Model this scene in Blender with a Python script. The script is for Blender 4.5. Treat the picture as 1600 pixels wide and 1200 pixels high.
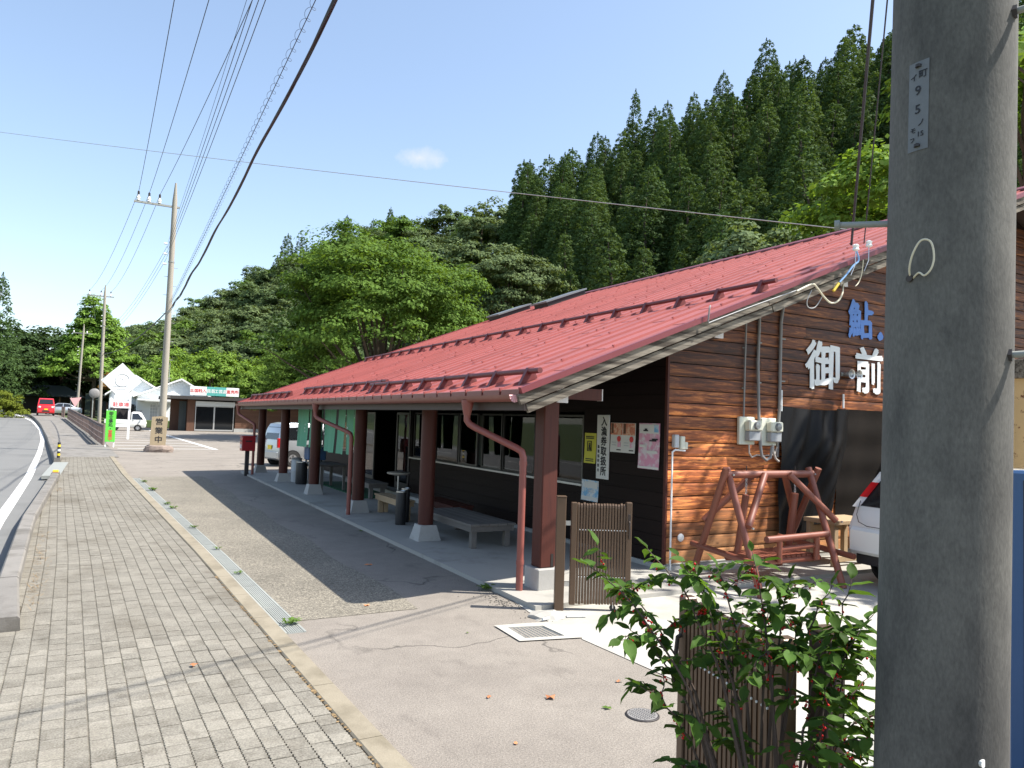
import bpy, math, random
import numpy as np
from mathutils import Vector, Matrix

for _o in list(bpy.data.objects):
    bpy.data.objects.remove(_o)
SC = bpy.context.scene
COL = SC.collection
rad = math.radians

# ------------------------------------------------------------------ camera
cam_d = bpy.data.cameras.new('camera')
cam_d.sensor_width = 36.0
cam_d.lens = 1139.0 / 1600.0 * 36.0
cam_d.clip_start = 0.05
cam_d.clip_end = 3000
cam = bpy.data.objects.new('camera', cam_d)
COL.objects.link(cam)
CAMR = Matrix(((0.871613, -0.05429, -0.48718), (-0.489072, -0.029084, -0.871758), (0.033158, 0.998102, -0.051902)))
cam.matrix_world = Matrix.Translation((0, 0, 2.0)) @ CAMR.to_4x4()
SC.camera = cam

# ------------------------------------------------------------------ light
SUN = Vector((0.625, -0.385, 1.0)).normalized()          # towards the sun
sun_d = bpy.data.lights.new('sun', 'SUN')
sun_d.energy = 4.2
sun_d.angle = rad(0.55)
sun_d.color = (1.0, 0.955, 0.88)
sun = bpy.data.objects.new('sun', sun_d)
COL.objects.link(sun)
sun.rotation_euler = SUN.to_track_quat('Z', 'Y').to_euler()

W = bpy.data.worlds.new('World')
SC.world = W
W.use_nodes = True
nt = W.node_tree
nt.nodes.clear()
sky = nt.nodes.new('ShaderNodeTexSky')
sky.sky_type = 'NISHITA'
sky.sun_disc = False
sky.sun_elevation = math.asin(SUN.z)
sky.sun_rotation = math.atan2(SUN.x, SUN.y)
sky.altitude = 300
sky.air_density = 1.0
sky.dust_density = 1.3
sky.ozone_density = 1.15
bg = nt.nodes.new('ShaderNodeBackground')
bg.inputs['Strength'].default_value = 0.128
out = nt.nodes.new('ShaderNodeOutputWorld')
# a few small summer clouds, fixed in the sky by direction
tc = nt.nodes.new('ShaderNodeTexCoord')
nrm = nt.nodes.new('ShaderNodeVectorMath'); nrm.operation = 'NORMALIZE'
nt.links.new(tc.outputs['Generated'], nrm.inputs[0])
cn = nt.nodes.new('ShaderNodeTexNoise')
cn.inputs['Scale'].default_value = 26.0
cn.inputs['Detail'].default_value = 7.0
cn.inputs['Roughness'].default_value = 0.62
nt.links.new(nrm.outputs[0], cn.inputs['Vector'])
def _math(op, a, b=None, clamp=False):
    n = nt.nodes.new('ShaderNodeMath'); n.operation = op; n.use_clamp = clamp
    for i, v in enumerate((a, b)):
        if v is None: continue
        if isinstance(v, (int, float)): n.inputs[i].default_value = v
        else: nt.links.new(v, n.inputs[i])
    return n.outputs[0]
acc = None
for (d, rx, rz, amp) in (((0.341, 0.877, 0.339), 0.034, 0.013, 0.7), ((-0.083, 0.989, 0.122), 0.05, 0.022, 0.28),
                         ((-0.02, 0.991, 0.127), 0.05, 0.018, 0.22), ((-0.30, 0.93, 0.20), 0.10, 0.03, 0.12),
                         ((0.10, 0.98, 0.075), 0.08, 0.02, 0.1), ((-0.75, 0.6, 0.3), 0.14, 0.05, 0.7), ((0.9, -0.2, 0.35), 0.16, 0.05, 0.7)):
    sub = nt.nodes.new('ShaderNodeVectorMath'); sub.operation = 'SUBTRACT'
    nt.links.new(nrm.outputs[0], sub.inputs[0]); sub.inputs[1].default_value = Vector(d).normalized()
    mul = nt.nodes.new('ShaderNodeVectorMath'); mul.operation = 'MULTIPLY'
    nt.links.new(sub.outputs[0], mul.inputs[0]); mul.inputs[1].default_value = (1 / rx, 1 / rx, 1 / rz)
    ln = nt.nodes.new('ShaderNodeVectorMath'); ln.operation = 'LENGTH'
    nt.links.new(mul.outputs[0], ln.inputs[0])
    a = _math('SUBTRACT', 1.0, ln.outputs['Value'])
    b = _math('ADD', a, _math('MULTIPLY', _math('SUBTRACT', cn.outputs['Fac'], 0.5), 2.6))
    c = _math('MULTIPLY', _math('MULTIPLY', b, 0.9, True), amp)
    acc = c if acc is None else _math('MAXIMUM', acc, c)
mixc = nt.nodes.new('ShaderNodeMix'); mixc.data_type = 'RGBA'
nt.links.new(acc, mixc.inputs['Factor'])
gam = nt.nodes.new('ShaderNodeGamma'); gam.inputs['Gamma'].default_value = 0.82        # hazy, evenly pale summer sky
nt.links.new(sky.outputs[0], gam.inputs['Color'])
scs = nt.nodes.new('ShaderNodeVectorMath'); scs.operation = 'SCALE'; scs.inputs['Scale'].default_value = 1.24
nt.links.new(gam.outputs[0], scs.inputs[0])
nt.links.new(scs.outputs[0], mixc.inputs['A'])
mixc.inputs['B'].default_value = (3.35, 3.42, 3.55, 1)
nt.links.new(mixc.outputs['Result'], bg.inputs['Color'])
nt.links.new(bg.outputs[0], out.inputs[0])

SC.view_settings.view_transform = 'Standard'
SC.view_settings.look = 'None'
SC.view_settings.gamma = 1.0
SC.view_settings.use_curve_mapping = False
SC.view_settings.exposure = 1.15
SC.render.engine = 'CYCLES'
SC.cycles.use_denoising = True
SC.cycles.max_bounces = 6
SC.cycles.diffuse_bounces = 3
SC.cycles.transparent_max_bounces = 8
SC.cycles.caustics_reflective = False
SC.cycles.caustics_refractive = False

# ------------------------------------------------------------------ materials
MATS = {}
def srgb(r, g, b):
    f = lambda c: (c / 255) / 12.92 if c / 255 <= 0.04045 else ((c / 255 + 0.055) / 1.055) ** 2.4
    return (f(r), f(g), f(b))

def mat(name, col, rough=0.7, metal=0.0, noise=(), stain=None, bump=None, rand=0.0, isl=0.0, stretch=(1, 1, 1), spec=0.5, alpha=None, coat=0.0, wstain=None, crack=None):
    """noise: list of (scale, amount); stain: (colour, scale, lo, hi); bump: (scale, strength, distance)"""
    m = bpy.data.materials.new(name); m.use_nodes = True
    t = m.node_tree; N = t.nodes; L = t.links
    p = N['Principled BSDF']
    p.inputs['Roughness'].default_value = rough
    p.inputs['Metallic'].default_value = metal
    p.inputs['Specular IOR Level'].default_value = spec
    if coat: p.inputs['Coat Weight'].default_value = coat; p.inputs['Coat Roughness'].default_value = 0.05
    c = N.new('ShaderNodeTexCoord'); oi = N.new('ShaderNodeObjectInfo')
    off = N.new('ShaderNodeVectorMath'); off.operation = 'MULTIPLY_ADD'
    L.new(c.outputs['Object'], off.inputs[0]); off.inputs[1].default_value = stretch
    rs = N.new('ShaderNodeMath'); rs.operation = 'MULTIPLY'; L.new(oi.outputs['Random'], rs.inputs[0]); rs.inputs[1].default_value = 37.0 if (rand or isl) else 0.0
    L.new(rs.outputs[0], off.inputs[2])
    vec = off.outputs[0]
    val = None
    def add(a, b):
        n = N.new('ShaderNodeMath'); n.operation = 'ADD'
        for i, v in enumerate((a, b)):
            if isinstance(v, (int, float)): n.inputs[i].default_value = v
            else: L.new(v, n.inputs[i])
        return n.outputs[0]
    def scl(a, amt):
        n = N.new('ShaderNodeMath'); n.operation = 'MULTIPLY_ADD'
        L.new(a, n.inputs[0]); n.inputs[1].default_value = 2 * amt; n.inputs[2].default_value = -amt
        return n.outputs[0]
    val = 1.0
    for (s, a) in noise:
        n = N.new('ShaderNodeTexNoise'); n.inputs['Scale'].default_value = s; n.inputs['Detail'].default_value = 5
        n.inputs['Roughness'].default_value = 0.6
        L.new(vec, n.inputs['Vector']); val = add(val, scl(n.outputs['Fac'], a))
    if rand: val = add(val, scl(oi.outputs['Random'], rand))
    if isl:
        g = N.new('ShaderNodeNewGeometry'); val = add(val, scl(g.outputs['Random Per Island'], isl))
    base = N.new('ShaderNodeRGB'); base.outputs[0].default_value = (*col, 1)
    colr = base.outputs[0]
    if stain:
        sc_, s, lo, hi = stain
        n = N.new('ShaderNodeTexNoise'); n.inputs['Scale'].default_value = s; n.inputs['Detail'].default_value = 6; n.inputs['Roughness'].default_value = 0.65
        L.new(vec, n.inputs['Vector'])
        mr = N.new('ShaderNodeMapRange'); L.new(n.outputs['Fac'], mr.inputs[0]); mr.inputs[1].default_value = lo; mr.inputs[2].default_value = hi
        mx = N.new('ShaderNodeMix'); mx.data_type = 'RGBA'; L.new(mr.outputs[0], mx.inputs['Factor']); L.new(colr, mx.inputs['A']); mx.inputs['B'].default_value = (*sc_, 1)
        colr = mx.outputs['Result']
    if wstain or crack:
        gp = N.new('ShaderNodeNewGeometry')
    if wstain:      # dirt laid over neighbouring pieces alike, placed by position in the place
        sc_, s, lo, hi, st = wstain
        wv = N.new('ShaderNodeVectorMath'); wv.operation = 'MULTIPLY'; L.new(gp.outputs['Position'], wv.inputs[0]); wv.inputs[1].default_value = st
        n = N.new('ShaderNodeTexNoise'); n.inputs['Scale'].default_value = s; n.inputs['Detail'].default_value = 7; n.inputs['Roughness'].default_value = 0.62
        L.new(wv.outputs[0], n.inputs['Vector'])
        mr = N.new('ShaderNodeMapRange'); L.new(n.outputs['Fac'], mr.inputs[0]); mr.inputs[1].default_value = lo; mr.inputs[2].default_value = hi; mr.inputs[4].default_value = .85
        mx = N.new('ShaderNodeMix'); mx.data_type = 'RGBA'; L.new(mr.outputs[0], mx.inputs['Factor']); L.new(colr, mx.inputs['A']); mx.inputs['B'].default_value = (*sc_, 1)
        colr = mx.outputs['Result']
    if crack:
        sc_, s, w_ = crack
        nd_ = N.new('ShaderNodeTexNoise'); nd_.inputs['Scale'].default_value = 1.4; nd_.inputs['Detail'].default_value = 6; L.new(gp.outputs['Position'], nd_.inputs['Vector'])
        av = N.new('ShaderNodeVectorMath'); av.operation = 'MULTIPLY_ADD'; L.new(nd_.outputs['Color'], av.inputs[0]); av.inputs[1].default_value = (.9, .9, .9); L.new(gp.outputs['Position'], av.inputs[2])
        vo = N.new('ShaderNodeTexVoronoi'); vo.feature = 'DISTANCE_TO_EDGE'; vo.inputs['Scale'].default_value = s; L.new(av.outputs[0], vo.inputs['Vector'])
        ms = N.new('ShaderNodeTexNoise'); ms.inputs['Scale'].default_value = .5; L.new(gp.outputs['Position'], ms.inputs['Vector'])
        mr = N.new('ShaderNodeMapRange'); L.new(vo.outputs['Distance'], mr.inputs[0]); mr.inputs[1].default_value = 0; mr.inputs[2].default_value = w_; mr.inputs[3].default_value = .75; mr.inputs[4].default_value = 0
        mk = N.new('ShaderNodeMapRange'); L.new(ms.outputs['Fac'], mk.inputs[0]); mk.inputs[1].default_value = .48; mk.inputs[2].default_value = .6
        mm = N.new('ShaderNodeMath'); mm.operation = 'MULTIPLY'; L.new(mr.outputs[0], mm.inputs[0]); L.new(mk.outputs[0], mm.inputs[1])
        mx = N.new('ShaderNodeMix'); mx.data_type = 'RGBA'; L.new(mm.outputs[0], mx.inputs['Factor']); L.new(colr, mx.inputs['A']); mx.inputs['B'].default_value = (*sc_, 1)
        colr = mx.outputs['Result']
    if not isinstance(val, float):
        v = N.new('ShaderNodeVectorMath'); v.operation = 'SCALE'; L.new(colr, v.inputs[0]); L.new(val, v.inputs['Scale']); colr = v.outputs[0]
    L.new(colr, p.inputs['Base Color'])
    if bump:
        n = N.new('ShaderNodeTexNoise'); n.inputs['Scale'].default_value = bump[0]; n.inputs['Detail'].default_value = 4
        L.new(vec, n.inputs['Vector'])
        b = N.new('ShaderNodeBump'); b.inputs['Strength'].default_value = bump[1]; b.inputs['Distance'].default_value = bump[2]
        L.new(n.outputs['Fac'], b.inputs['Height']); L.new(b.outputs[0], p.inputs['Normal'])
    MATS[name] = m
    return m

def leaf_mat(name, col, var=0.35, trans=0.35, rough=0.75, objvar=0.15, warm=(1.25, 1.15, 0.5)):
    m = bpy.data.materials.new(name); m.use_nodes = True
    t = m.node_tree; N = t.nodes; L = t.links
    p = N['Principled BSDF']; p.inputs['Roughness'].default_value = rough; p.inputs['Specular IOR Level'].default_value = 0.3 if rough < .5 else .12
    g = N.new('ShaderNodeNewGeometry'); oi = N.new('ShaderNodeObjectInfo')
    def ma(a, m_, b_):
        n = N.new('ShaderNodeMath'); n.operation = 'MULTIPLY_ADD'; L.new(a, n.inputs[0]); n.inputs[1].default_value = m_
        if isinstance(b_, (int, float)): n.inputs[2].default_value = b_
        else: L.new(b_, n.inputs[2])
        return n.outputs[0]
    v1 = ma(g.outputs['Random Per Island'], 2 * var, 1 - var)
    v2 = ma(oi.outputs['Random'], 2 * objvar, -objvar)
    s = N.new('ShaderNodeMath'); s.operation = 'ADD'; L.new(v1, s.inputs[0]); L.new(v2, s.inputs[1])
    base = N.new('ShaderNodeRGB'); base.outputs[0].default_value = (*col, 1)
    v = N.new('ShaderNodeVectorMath'); v.operation = 'SCALE'; L.new(base.outputs[0], v.inputs[0]); L.new(s.outputs[0], v.inputs['Scale'])
    L.new(v.outputs[0], p.inputs['Base Color'])
    tr = N.new('ShaderNodeBsdfTranslucent')
    w = N.new('ShaderNodeVectorMath'); w.operation = 'MULTIPLY'; L.new(v.outputs[0], w.inputs[0]); w.inputs[1].default_value = warm
    L.new(w.outputs[0], tr.inputs['Color'])
    mx = N.new('ShaderNodeMixShader'); mx.inputs[0].default_value = trans
    L.new(p.outputs[0], mx.inputs[1]); L.new(tr.outputs[0], mx.inputs[2])
    L.new(mx.outputs[0], N['Material Output'].inputs[0])
    MATS[name] = m
    return m

mat('asphalt_road', (0.165, 0.163, 0.155), 0.9, noise=((0.35, .10), (60, .20)), stain=((0.115, 0.115, 0.11), 0.25, .52, .75), bump=(160, .35, .01))
mat('asphalt_lot', (0.250, 0.222, 0.190), 0.92, noise=((0.5, .12), (7, .14), (75, .75)), stain=((0.188, 0.165, 0.142), 0.6, .44, .75), bump=(110, .6, .01), wstain=((0.13, 0.113, 0.098), 1.7, .60, .78, (1, .6, 1)), crack=((0.05, 0.045, 0.04), .42, .010), spec=.25)
mat('grime', (0.10, 0.092, 0.08), 0.9, noise=((3, .3), (60, .3)))
mat('paver', (0.232, 0.214, 0.178), 0.92, noise=((6, .12), (85, .9)), rand=0.15, isl=0.08, stain=((0.14, 0.125, 0.10), 5, .5, .8), bump=(150, .6, .006), wstain=((0.115, 0.098, 0.072), .75, .50, .78, (1.3, .5, 1)), spec=.2)
mat('sand_bed', (0.13, 0.11, 0.08), 0.95, noise=((30, .4),), stain=((0.06, 0.09, 0.03), 1.2, .55, .7))
mat('kerb_beige', (0.27, 0.235, 0.175), 0.9, wstain=((0.13, 0.11, 0.075), 1.6, .5, .72, (1, .7, 1)), spec=.2, noise=((2.5, .15), (90, .2)), stain=((0.22, 0.19, 0.14), 3, .5, .8), bump=(90, .3, .006))
mat('kerb_grey', (0.20, 0.185, 0.165), 0.9, noise=((2, .18), (80, .2)), rand=.08, stain=((0.10, 0.09, 0.075), 2.2, .48, .75), bump=(70, .4, .008))
mat('slab', (0.36, 0.345, 0.31), 0.85, noise=((0.9, .14), (60, .1)), stain=((0.17, 0.165, 0.15), 0.8, .55, .75), bump=(50, .15, .004))
mat('yard', (0.42, 0.40, 0.355), 0.85, noise=((0.8, .08), (70, .07)), stain=((0.29, 0.27, 0.23), 0.9, .50, .75), bump=(60, .15, .004), wstain=((0.22, 0.20, 0.17), .5, .58, .8, (1, 1, 1)))
mat('concrete_block', (0.40, 0.39, 0.37), 0.85, noise=((5, .12), (80, .1)), stain=((0.32, 0.31, 0.28), 4, .55, .8), bump=(50, .2, .004))
mat('foundation', (0.40, 0.40, 0.38), 0.85, noise=((2, .12), (50, .08)))
mat('pole_concrete', (0.140, 0.133, 0.118), 0.85, noise=((2.2, .22), (14, .14), (90, .45)), stretch=(1.3, 1.3, .55), stain=((0.070, 0.067, 0.062), 2.4, .44, .70), bump=(90, .22, .004), spec=.25)
mat('pole_pale', (0.34, 0.31, 0.255), 0.85, noise=((1.5, .12), (20, .1)), stretch=(1, 1, .3))
mat('white_paint', (0.62, 0.61, 0.585), 0.8, noise=((4, .08), (40, .08)), stain=((0.42, 0.41, 0.39), 9, .62, .74))
mat('roof_red', (0.36, 0.100, 0.088), 0.5, wstain=((0.24, 0.062, 0.055), .8, .48, .72, (.35, 2.2, .35)), noise=((0.7, .08), (6, .05)), rand=.05, isl=.03, stain=((0.33, 0.105, 0.10), 1.4, .5, .8), spec=.4)
mat('roof_trim', (0.17, 0.030, 0.036), 0.42, noise=((2, .1),))
mat('guard_red', (0.15, 0.032, 0.030), 0.5, noise=((4, .2), (30, .1)), stain=((0.18, 0.08, 0.07), 6, .6, .75))
mat('gutter', (0.22, 0.075, 0.055), 0.45, noise=((1.5, .12), (12, .06)), stain=((0.24, 0.09, 0.07), 3, .55, .75))
mat('pipe_red', (0.25, 0.075, 0.06), 0.42, noise=((2, .1), (20, .05)))
mat('fascia', (0.06, 0.037, 0.030), 0.6, noise=((2, .2),), stretch=(4, .3, 4))
mat('post_red', (0.085, 0.025, 0.018), 0.5, noise=((3, .18), (14, .15)), stretch=(6, 6, .5), stain=((0.05, 0.017, 0.014), 3, .5, .75), bump=(8, .3, .004), spec=.25)
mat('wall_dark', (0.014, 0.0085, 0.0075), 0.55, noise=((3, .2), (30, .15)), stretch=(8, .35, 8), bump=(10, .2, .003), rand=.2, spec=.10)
mat('weathered', (0.215, 0.185, 0.145), 0.88, noise=((5, .4), (22, .35)), stretch=(.35, 10, 8), stain=((0.055, 0.042, 0.03), 2.2, .42, .60), bump=(14, .5, .006))
mat('rafter_white', (0.70, 0.67, 0.66), 0.7, noise=((5, .1),))
mat('soffit', (0.05, 0.03, 0.023), 0.7, noise=((3, .2),), stretch=(.4, 6, 6))
mat('cedar_log', (0.21, 0.066, 0.040), 0.48, noise=((4, .12), (22, .1)), stretch=(1, 1, 1), bump=(18, .15, .003))
mat('grey_wood', (0.15, 0.135, 0.12), 0.8, noise=((3, .2), (18, .25)), stretch=(6, .5, 6), bump=(12, .3, .004), rand=.15)
mat('tan_wood', (0.42, 0.30, 0.18), 0.75, noise=((3, .2), (18, .2)), stretch=(6, 6, .6))
mat('plaque_wood', (0.33, 0.26, 0.165), 0.8, noise=((3, .25), (18, .25)), stretch=(6, 6, .6))
mat('gate_bronze', (0.115, 0.073, 0.046), 0.42, metal=.35, noise=((6, .08),), rand=.05)
mat('gate_dark', (0.045, 0.032, 0.026), 0.5, metal=.2)
mat('steel', (0.55, 0.55, 0.54), 0.35, metal=.9, noise=((12, .1),))
mat('galv', (0.30, 0.31, 0.285), 0.75, metal=.15, noise=((8, .15), (40, .15)), rand=.08)
mat('bolt_dark', (0.05, 0.045, 0.045), 0.55, metal=.4)
mat('black_rubber', (0.02, 0.02, 0.021), 0.7)
mat('black_plastic', (0.022, 0.022, 0.024), 0.45)
mat('wire_black', (0.03, 0.03, 0.04), 0.6)
mat('wire_grey', (0.38, 0.38, 0.38), 0.6)
mat('wire_cream', (0.70, 0.64, 0.48), 0.6)
mat('wire_blue', (0.25, 0.45, 0.75), 0.5)
mat('wire_yellow', (0.75, 0.55, 0.05), 0.5)
mat('pvc_grey', (0.24, 0.23, 0.22), 0.55, noise=((6, .1),))
mat('pvc_pale', (0.52, 0.47, 0.41), 0.5)
mat('meter_cream', (0.68, 0.68, 0.56), 0.5, noise=((8, .06),))
mat('meter_grey', (0.34, 0.35, 0.36), 0.4)
mat('meter_glass', (0.22, 0.23, 0.24), 0.08, spec=.9)
mat('tarp', (0.008, 0.008, 0.0085), 0.5, noise=((30, .3),), bump=(120, .8, .004), spec=.14)
mat('netting', (0.016, 0.013, 0.011), 0.75, noise=((2, .2), (90, .5)), bump=(220, .8, .004), spec=.1)
mat('letter_white', (0.74, 0.75, 0.74), 0.7, noise=((9, .1),), stain=((0.30, 0.27, 0.24), 16, .66, .74))
mat('letter_blue', (0.13, 0.26, 0.62), 0.7, noise=((9, .12),), stain=((0.10, 0.12, 0.2), 16, .66, .74))
mat('ink_black', (0.012, 0.012, 0.016), 0.6)
mat('ink_red', (0.65, 0.06, 0.06), 0.6)
mat('plate_grey', (0.16, 0.168, 0.175), 0.7, noise=((8, .15), (40, .15)))
mat('ink_faint', (0.50, 0.52, 0.53), 0.7)
mat('paper_white', (0.72, 0.72, 0.69), 0.75)
mat('paper_yellow', (0.66, 0.62, 0.08), 0.7)
mat('paper_pink', (0.72, 0.33, 0.47), 0.65, stain=((0.75, 0.68, 0.72), 9, .45, .6))
mat('paper_autumn', (0.62, 0.20, 0.12), 0.65, stain=((0.75, 0.5, 0.35), 22, .45, .6))
mat('paper_blue', (0.22, 0.48, 0.72), 0.65, stain=((0.72, 0.75, 0.76), 8, .42, .55))
mat('sign_white', (0.85, 0.86, 0.84), 0.5)
mat('sign_green', (0.13, 0.62, 0.06), 0.5)
mat('sign_teal', (0.10, 0.42, 0.38), 0.5)
mat('sign_pink', (0.75, 0.42, 0.42), 0.5)
mat('noren', (0.16, 0.42, 0.27), 0.85, noise=((2, .08), (60, .06)), rand=.05)
mat('mat_green', (0.02, 0.11, 0.05), 0.95, noise=((60, .3),))
mat('alu', (0.55, 0.54, 0.52), 0.4, metal=.6)
mat('alu_dark', (0.10, 0.095, 0.09), 0.4, metal=.5)
mat('frame_dark', (0.03, 0.026, 0.025), 0.45, metal=.3)
mat('room_dark', (0.035, 0.030, 0.028), 0.9)
mat('curtain_grey', (0.13, 0.135, 0.12), 0.85)
mat('post_box', (0.38, 0.012, 0.02), 0.35, noise=((6, .06),))
mat('car_white', (0.78, 0.79, 0.75), 0.25, coat=.6)
mat('car_silver', (0.48, 0.50, 0.52), 0.28, metal=.55, coat=.5)
mat('car_red', (0.62, 0.015, 0.02), 0.25, coat=.6)
mat('car_glass', (0.012, 0.014, 0.016), 0.06, spec=.8)
mat('lamp_red', (0.55, 0.01, 0.015), 0.2)
mat('lamp_clear', (0.75, 0.74, 0.70), 0.15)
mat('lamp_amber', (0.75, 0.32, 0.05), 0.2)
mat('tyre', (0.022, 0.022, 0.023), 0.85)
mat('rim', (0.50, 0.50, 0.51), 0.35, metal=.7)
mat('house_white', (0.72, 0.76, 0.77), 0.8, noise=((.6, .05),))
mat('house_roof_white', (0.82, 0.82, 0.80), 0.6)
mat('shop_brown', (0.13, 0.062, 0.036), 0.75, noise=((2, .2), (14, .2)), stretch=(.4, 8, 8), rand=.2)
mat('hut_dark', (0.05, 0.045, 0.042), 0.85)
mat('hut_roof', (0.035, 0.045, 0.045), 0.7)
mat('bamboo', (0.20, 0.145, 0.125), 0.8, noise=((5, .2),), rand=.15)
mat('rock', (0.24, 0.19, 0.16), 0.9, noise=((4, .3), (20, .3)), bump=(9, .8, .03))
mat('blue_panel', (0.045, 0.11, 0.24), 0.45, noise=((1, .15),))
mat('rusty_cream', (0.62, 0.42, 0.20), 0.7, noise=((2, .2),), stain=((0.16, 0.05, 0.02), 7, .6, .66))
mat('skylight_lid', (0.20, 0.215, 0.215), 0.35, metal=.3)
mat('yellow', (0.85, 0.62, 0.02), 0.4)
mat('bark', (0.085, 0.062, 0.045), 0.9, noise=((3, .3), (14, .3)), stretch=(4, 4, .6), bump=(9, .6, .02))
mat('twig', (0.075, 0.050, 0.038), 0.75)
mat('berry', (0.55, 0.012, 0.012), 0.25)
mat('hill_soil', (0.035, 0.05, 0.02), 0.95, noise=((.2, .4), (2, .4)))
mat('grass_ground', (0.075, 0.10, 0.03), 0.95, noise=((.3, .3), (4, .4)))
mat('dry_leaf', (0.52, 0.19, 0.07), 0.7, rand=.3)
mat('dry_grass', (0.24, 0.16, 0.075), 0.9, isl=.3)

leaf_mat('lf_cedar', (0.064, 0.110, 0.036), .28, .32)
leaf_mat('lf_cedar_b', (0.082, 0.132, 0.042), .28, .32)
leaf_mat('lf_hill', (0.125, 0.170, 0.070), .35, .25)
leaf_mat('lf_hill_b', (0.100, 0.145, 0.058), .35, .25)
leaf_mat('lf_big', (0.115, 0.195, 0.036), .35, .35)
leaf_mat('lf_light', (0.17, 0.27, 0.05), .35, .4)
leaf_mat('lf_pale', (0.16, 0.22, 0.10), .3, .3)
leaf_mat('lf_ginkgo', (0.20, 0.33, 0.06), .35, .4)
leaf_mat('lf_dark', (0.045, 0.078, 0.026), .35, .2)
leaf_mat('lf_rust', (0.20, 0.11, 0.03), .3, .3)
leaf_mat('lf_weed', (0.10, 0.17, 0.035), .3, .3)
leaf_mat('lf_shrub', (0.085, 0.165, 0.032), .25, .42, rough=.6, objvar=.3)
leaf_mat('lf_bush', (0.13, 0.16, 0.02), .35, .3)

# stained, weathered cladding boards of the gable; wood tones, with some sun and shade painted in
def plank_mat():
    m = bpy.data.materials.new('gable_plank'); m.use_nodes = True
    t = m.node_tree; N = t.nodes; L = t.links; p = N['Principled BSDF']; p.inputs['Roughness'].default_value = .62
    c = N.new('ShaderNodeTexCoord'); oi = N.new('ShaderNodeObjectInfo')
    of = N.new('ShaderNodeVectorMath'); of.operation = 'MULTIPLY_ADD'; L.new(c.outputs['Object'], of.inputs[0]); of.inputs[1].default_value = (1.1, 1, 13)
    r = N.new('ShaderNodeMath'); r.operation = 'MULTIPLY'; L.new(oi.outputs['Random'], r.inputs[0]); r.inputs[1].default_value = 60; L.new(r.outputs[0], of.inputs[2])
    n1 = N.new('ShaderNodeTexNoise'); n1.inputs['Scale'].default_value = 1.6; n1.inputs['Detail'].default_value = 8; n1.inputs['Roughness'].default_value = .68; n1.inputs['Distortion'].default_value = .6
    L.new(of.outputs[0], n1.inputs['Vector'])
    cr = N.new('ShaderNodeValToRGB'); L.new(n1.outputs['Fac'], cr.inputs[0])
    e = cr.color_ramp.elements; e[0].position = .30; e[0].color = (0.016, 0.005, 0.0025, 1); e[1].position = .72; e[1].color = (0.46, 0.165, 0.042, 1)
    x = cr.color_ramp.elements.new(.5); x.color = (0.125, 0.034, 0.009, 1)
    # knots
    ks = N.new('ShaderNodeVectorMath'); ks.operation = 'MULTIPLY_ADD'; L.new(c.outputs['Object'], ks.inputs[0]); ks.inputs[1].default_value = (2.6, 1, 6); L.new(r.outputs[0], ks.inputs[2])
    vo = N.new('ShaderNodeTexVoronoi'); vo.inputs['Scale'].default_value = 1.0; L.new(ks.outputs[0], vo.inputs['Vector'])
    kr = N.new('ShaderNodeMapRange'); L.new(vo.outputs['Distance'], kr.inputs[0]); kr.inputs[1].default_value = .05; kr.inputs[2].default_value = .14; kr.inputs[3].default_value = .25; kr.inputs[4].default_value = 1
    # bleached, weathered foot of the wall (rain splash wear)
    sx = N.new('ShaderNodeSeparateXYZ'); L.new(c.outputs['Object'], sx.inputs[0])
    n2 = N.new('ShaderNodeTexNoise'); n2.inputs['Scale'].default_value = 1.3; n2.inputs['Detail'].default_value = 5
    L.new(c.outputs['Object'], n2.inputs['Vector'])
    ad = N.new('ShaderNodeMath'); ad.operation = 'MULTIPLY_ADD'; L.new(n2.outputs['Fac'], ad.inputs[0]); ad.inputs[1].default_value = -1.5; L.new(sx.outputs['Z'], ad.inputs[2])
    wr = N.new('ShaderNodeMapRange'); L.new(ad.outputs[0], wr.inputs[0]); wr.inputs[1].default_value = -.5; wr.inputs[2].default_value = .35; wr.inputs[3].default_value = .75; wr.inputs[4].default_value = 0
    # worn orange wood, plus sun low down and verge shade above put into colour
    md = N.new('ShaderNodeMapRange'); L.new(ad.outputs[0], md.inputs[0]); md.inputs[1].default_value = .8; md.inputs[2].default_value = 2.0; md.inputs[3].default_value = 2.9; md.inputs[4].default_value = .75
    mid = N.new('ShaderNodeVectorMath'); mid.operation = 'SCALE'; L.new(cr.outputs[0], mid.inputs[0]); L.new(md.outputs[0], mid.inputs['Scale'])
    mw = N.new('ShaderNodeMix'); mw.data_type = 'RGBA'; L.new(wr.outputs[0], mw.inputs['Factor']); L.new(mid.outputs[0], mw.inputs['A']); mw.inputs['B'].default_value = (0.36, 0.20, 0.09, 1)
    rv = N.new('ShaderNodeMath'); rv.operation = 'MULTIPLY_ADD'; L.new(oi.outputs['Random'], rv.inputs[0]); rv.inputs[1].default_value = .85; rv.inputs[2].default_value = .65
    k2 = N.new('ShaderNodeMath'); k2.operation = 'MULTIPLY'; L.new(rv.outputs[0], k2.inputs[0]); L.new(kr.outputs[0], k2.inputs[1])
    v = N.new('ShaderNodeVectorMath'); v.operation = 'SCALE'; L.new(mw.outputs['Result'], v.inputs[0]); L.new(k2.outputs[0], v.inputs['Scale'])
    L.new(v.outputs[0], p.inputs['Base Color'])
    b = N.new('ShaderNodeBump'); b.inputs['Strength'].default_value = .5; b.inputs['Distance'].default_value = .006; L.new(n1.outputs['Fac'], b.inputs['Height']); L.new(b.outputs[0], p.inputs['Normal'])
    MATS['gable_plank'] = m
plank_mat()

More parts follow.
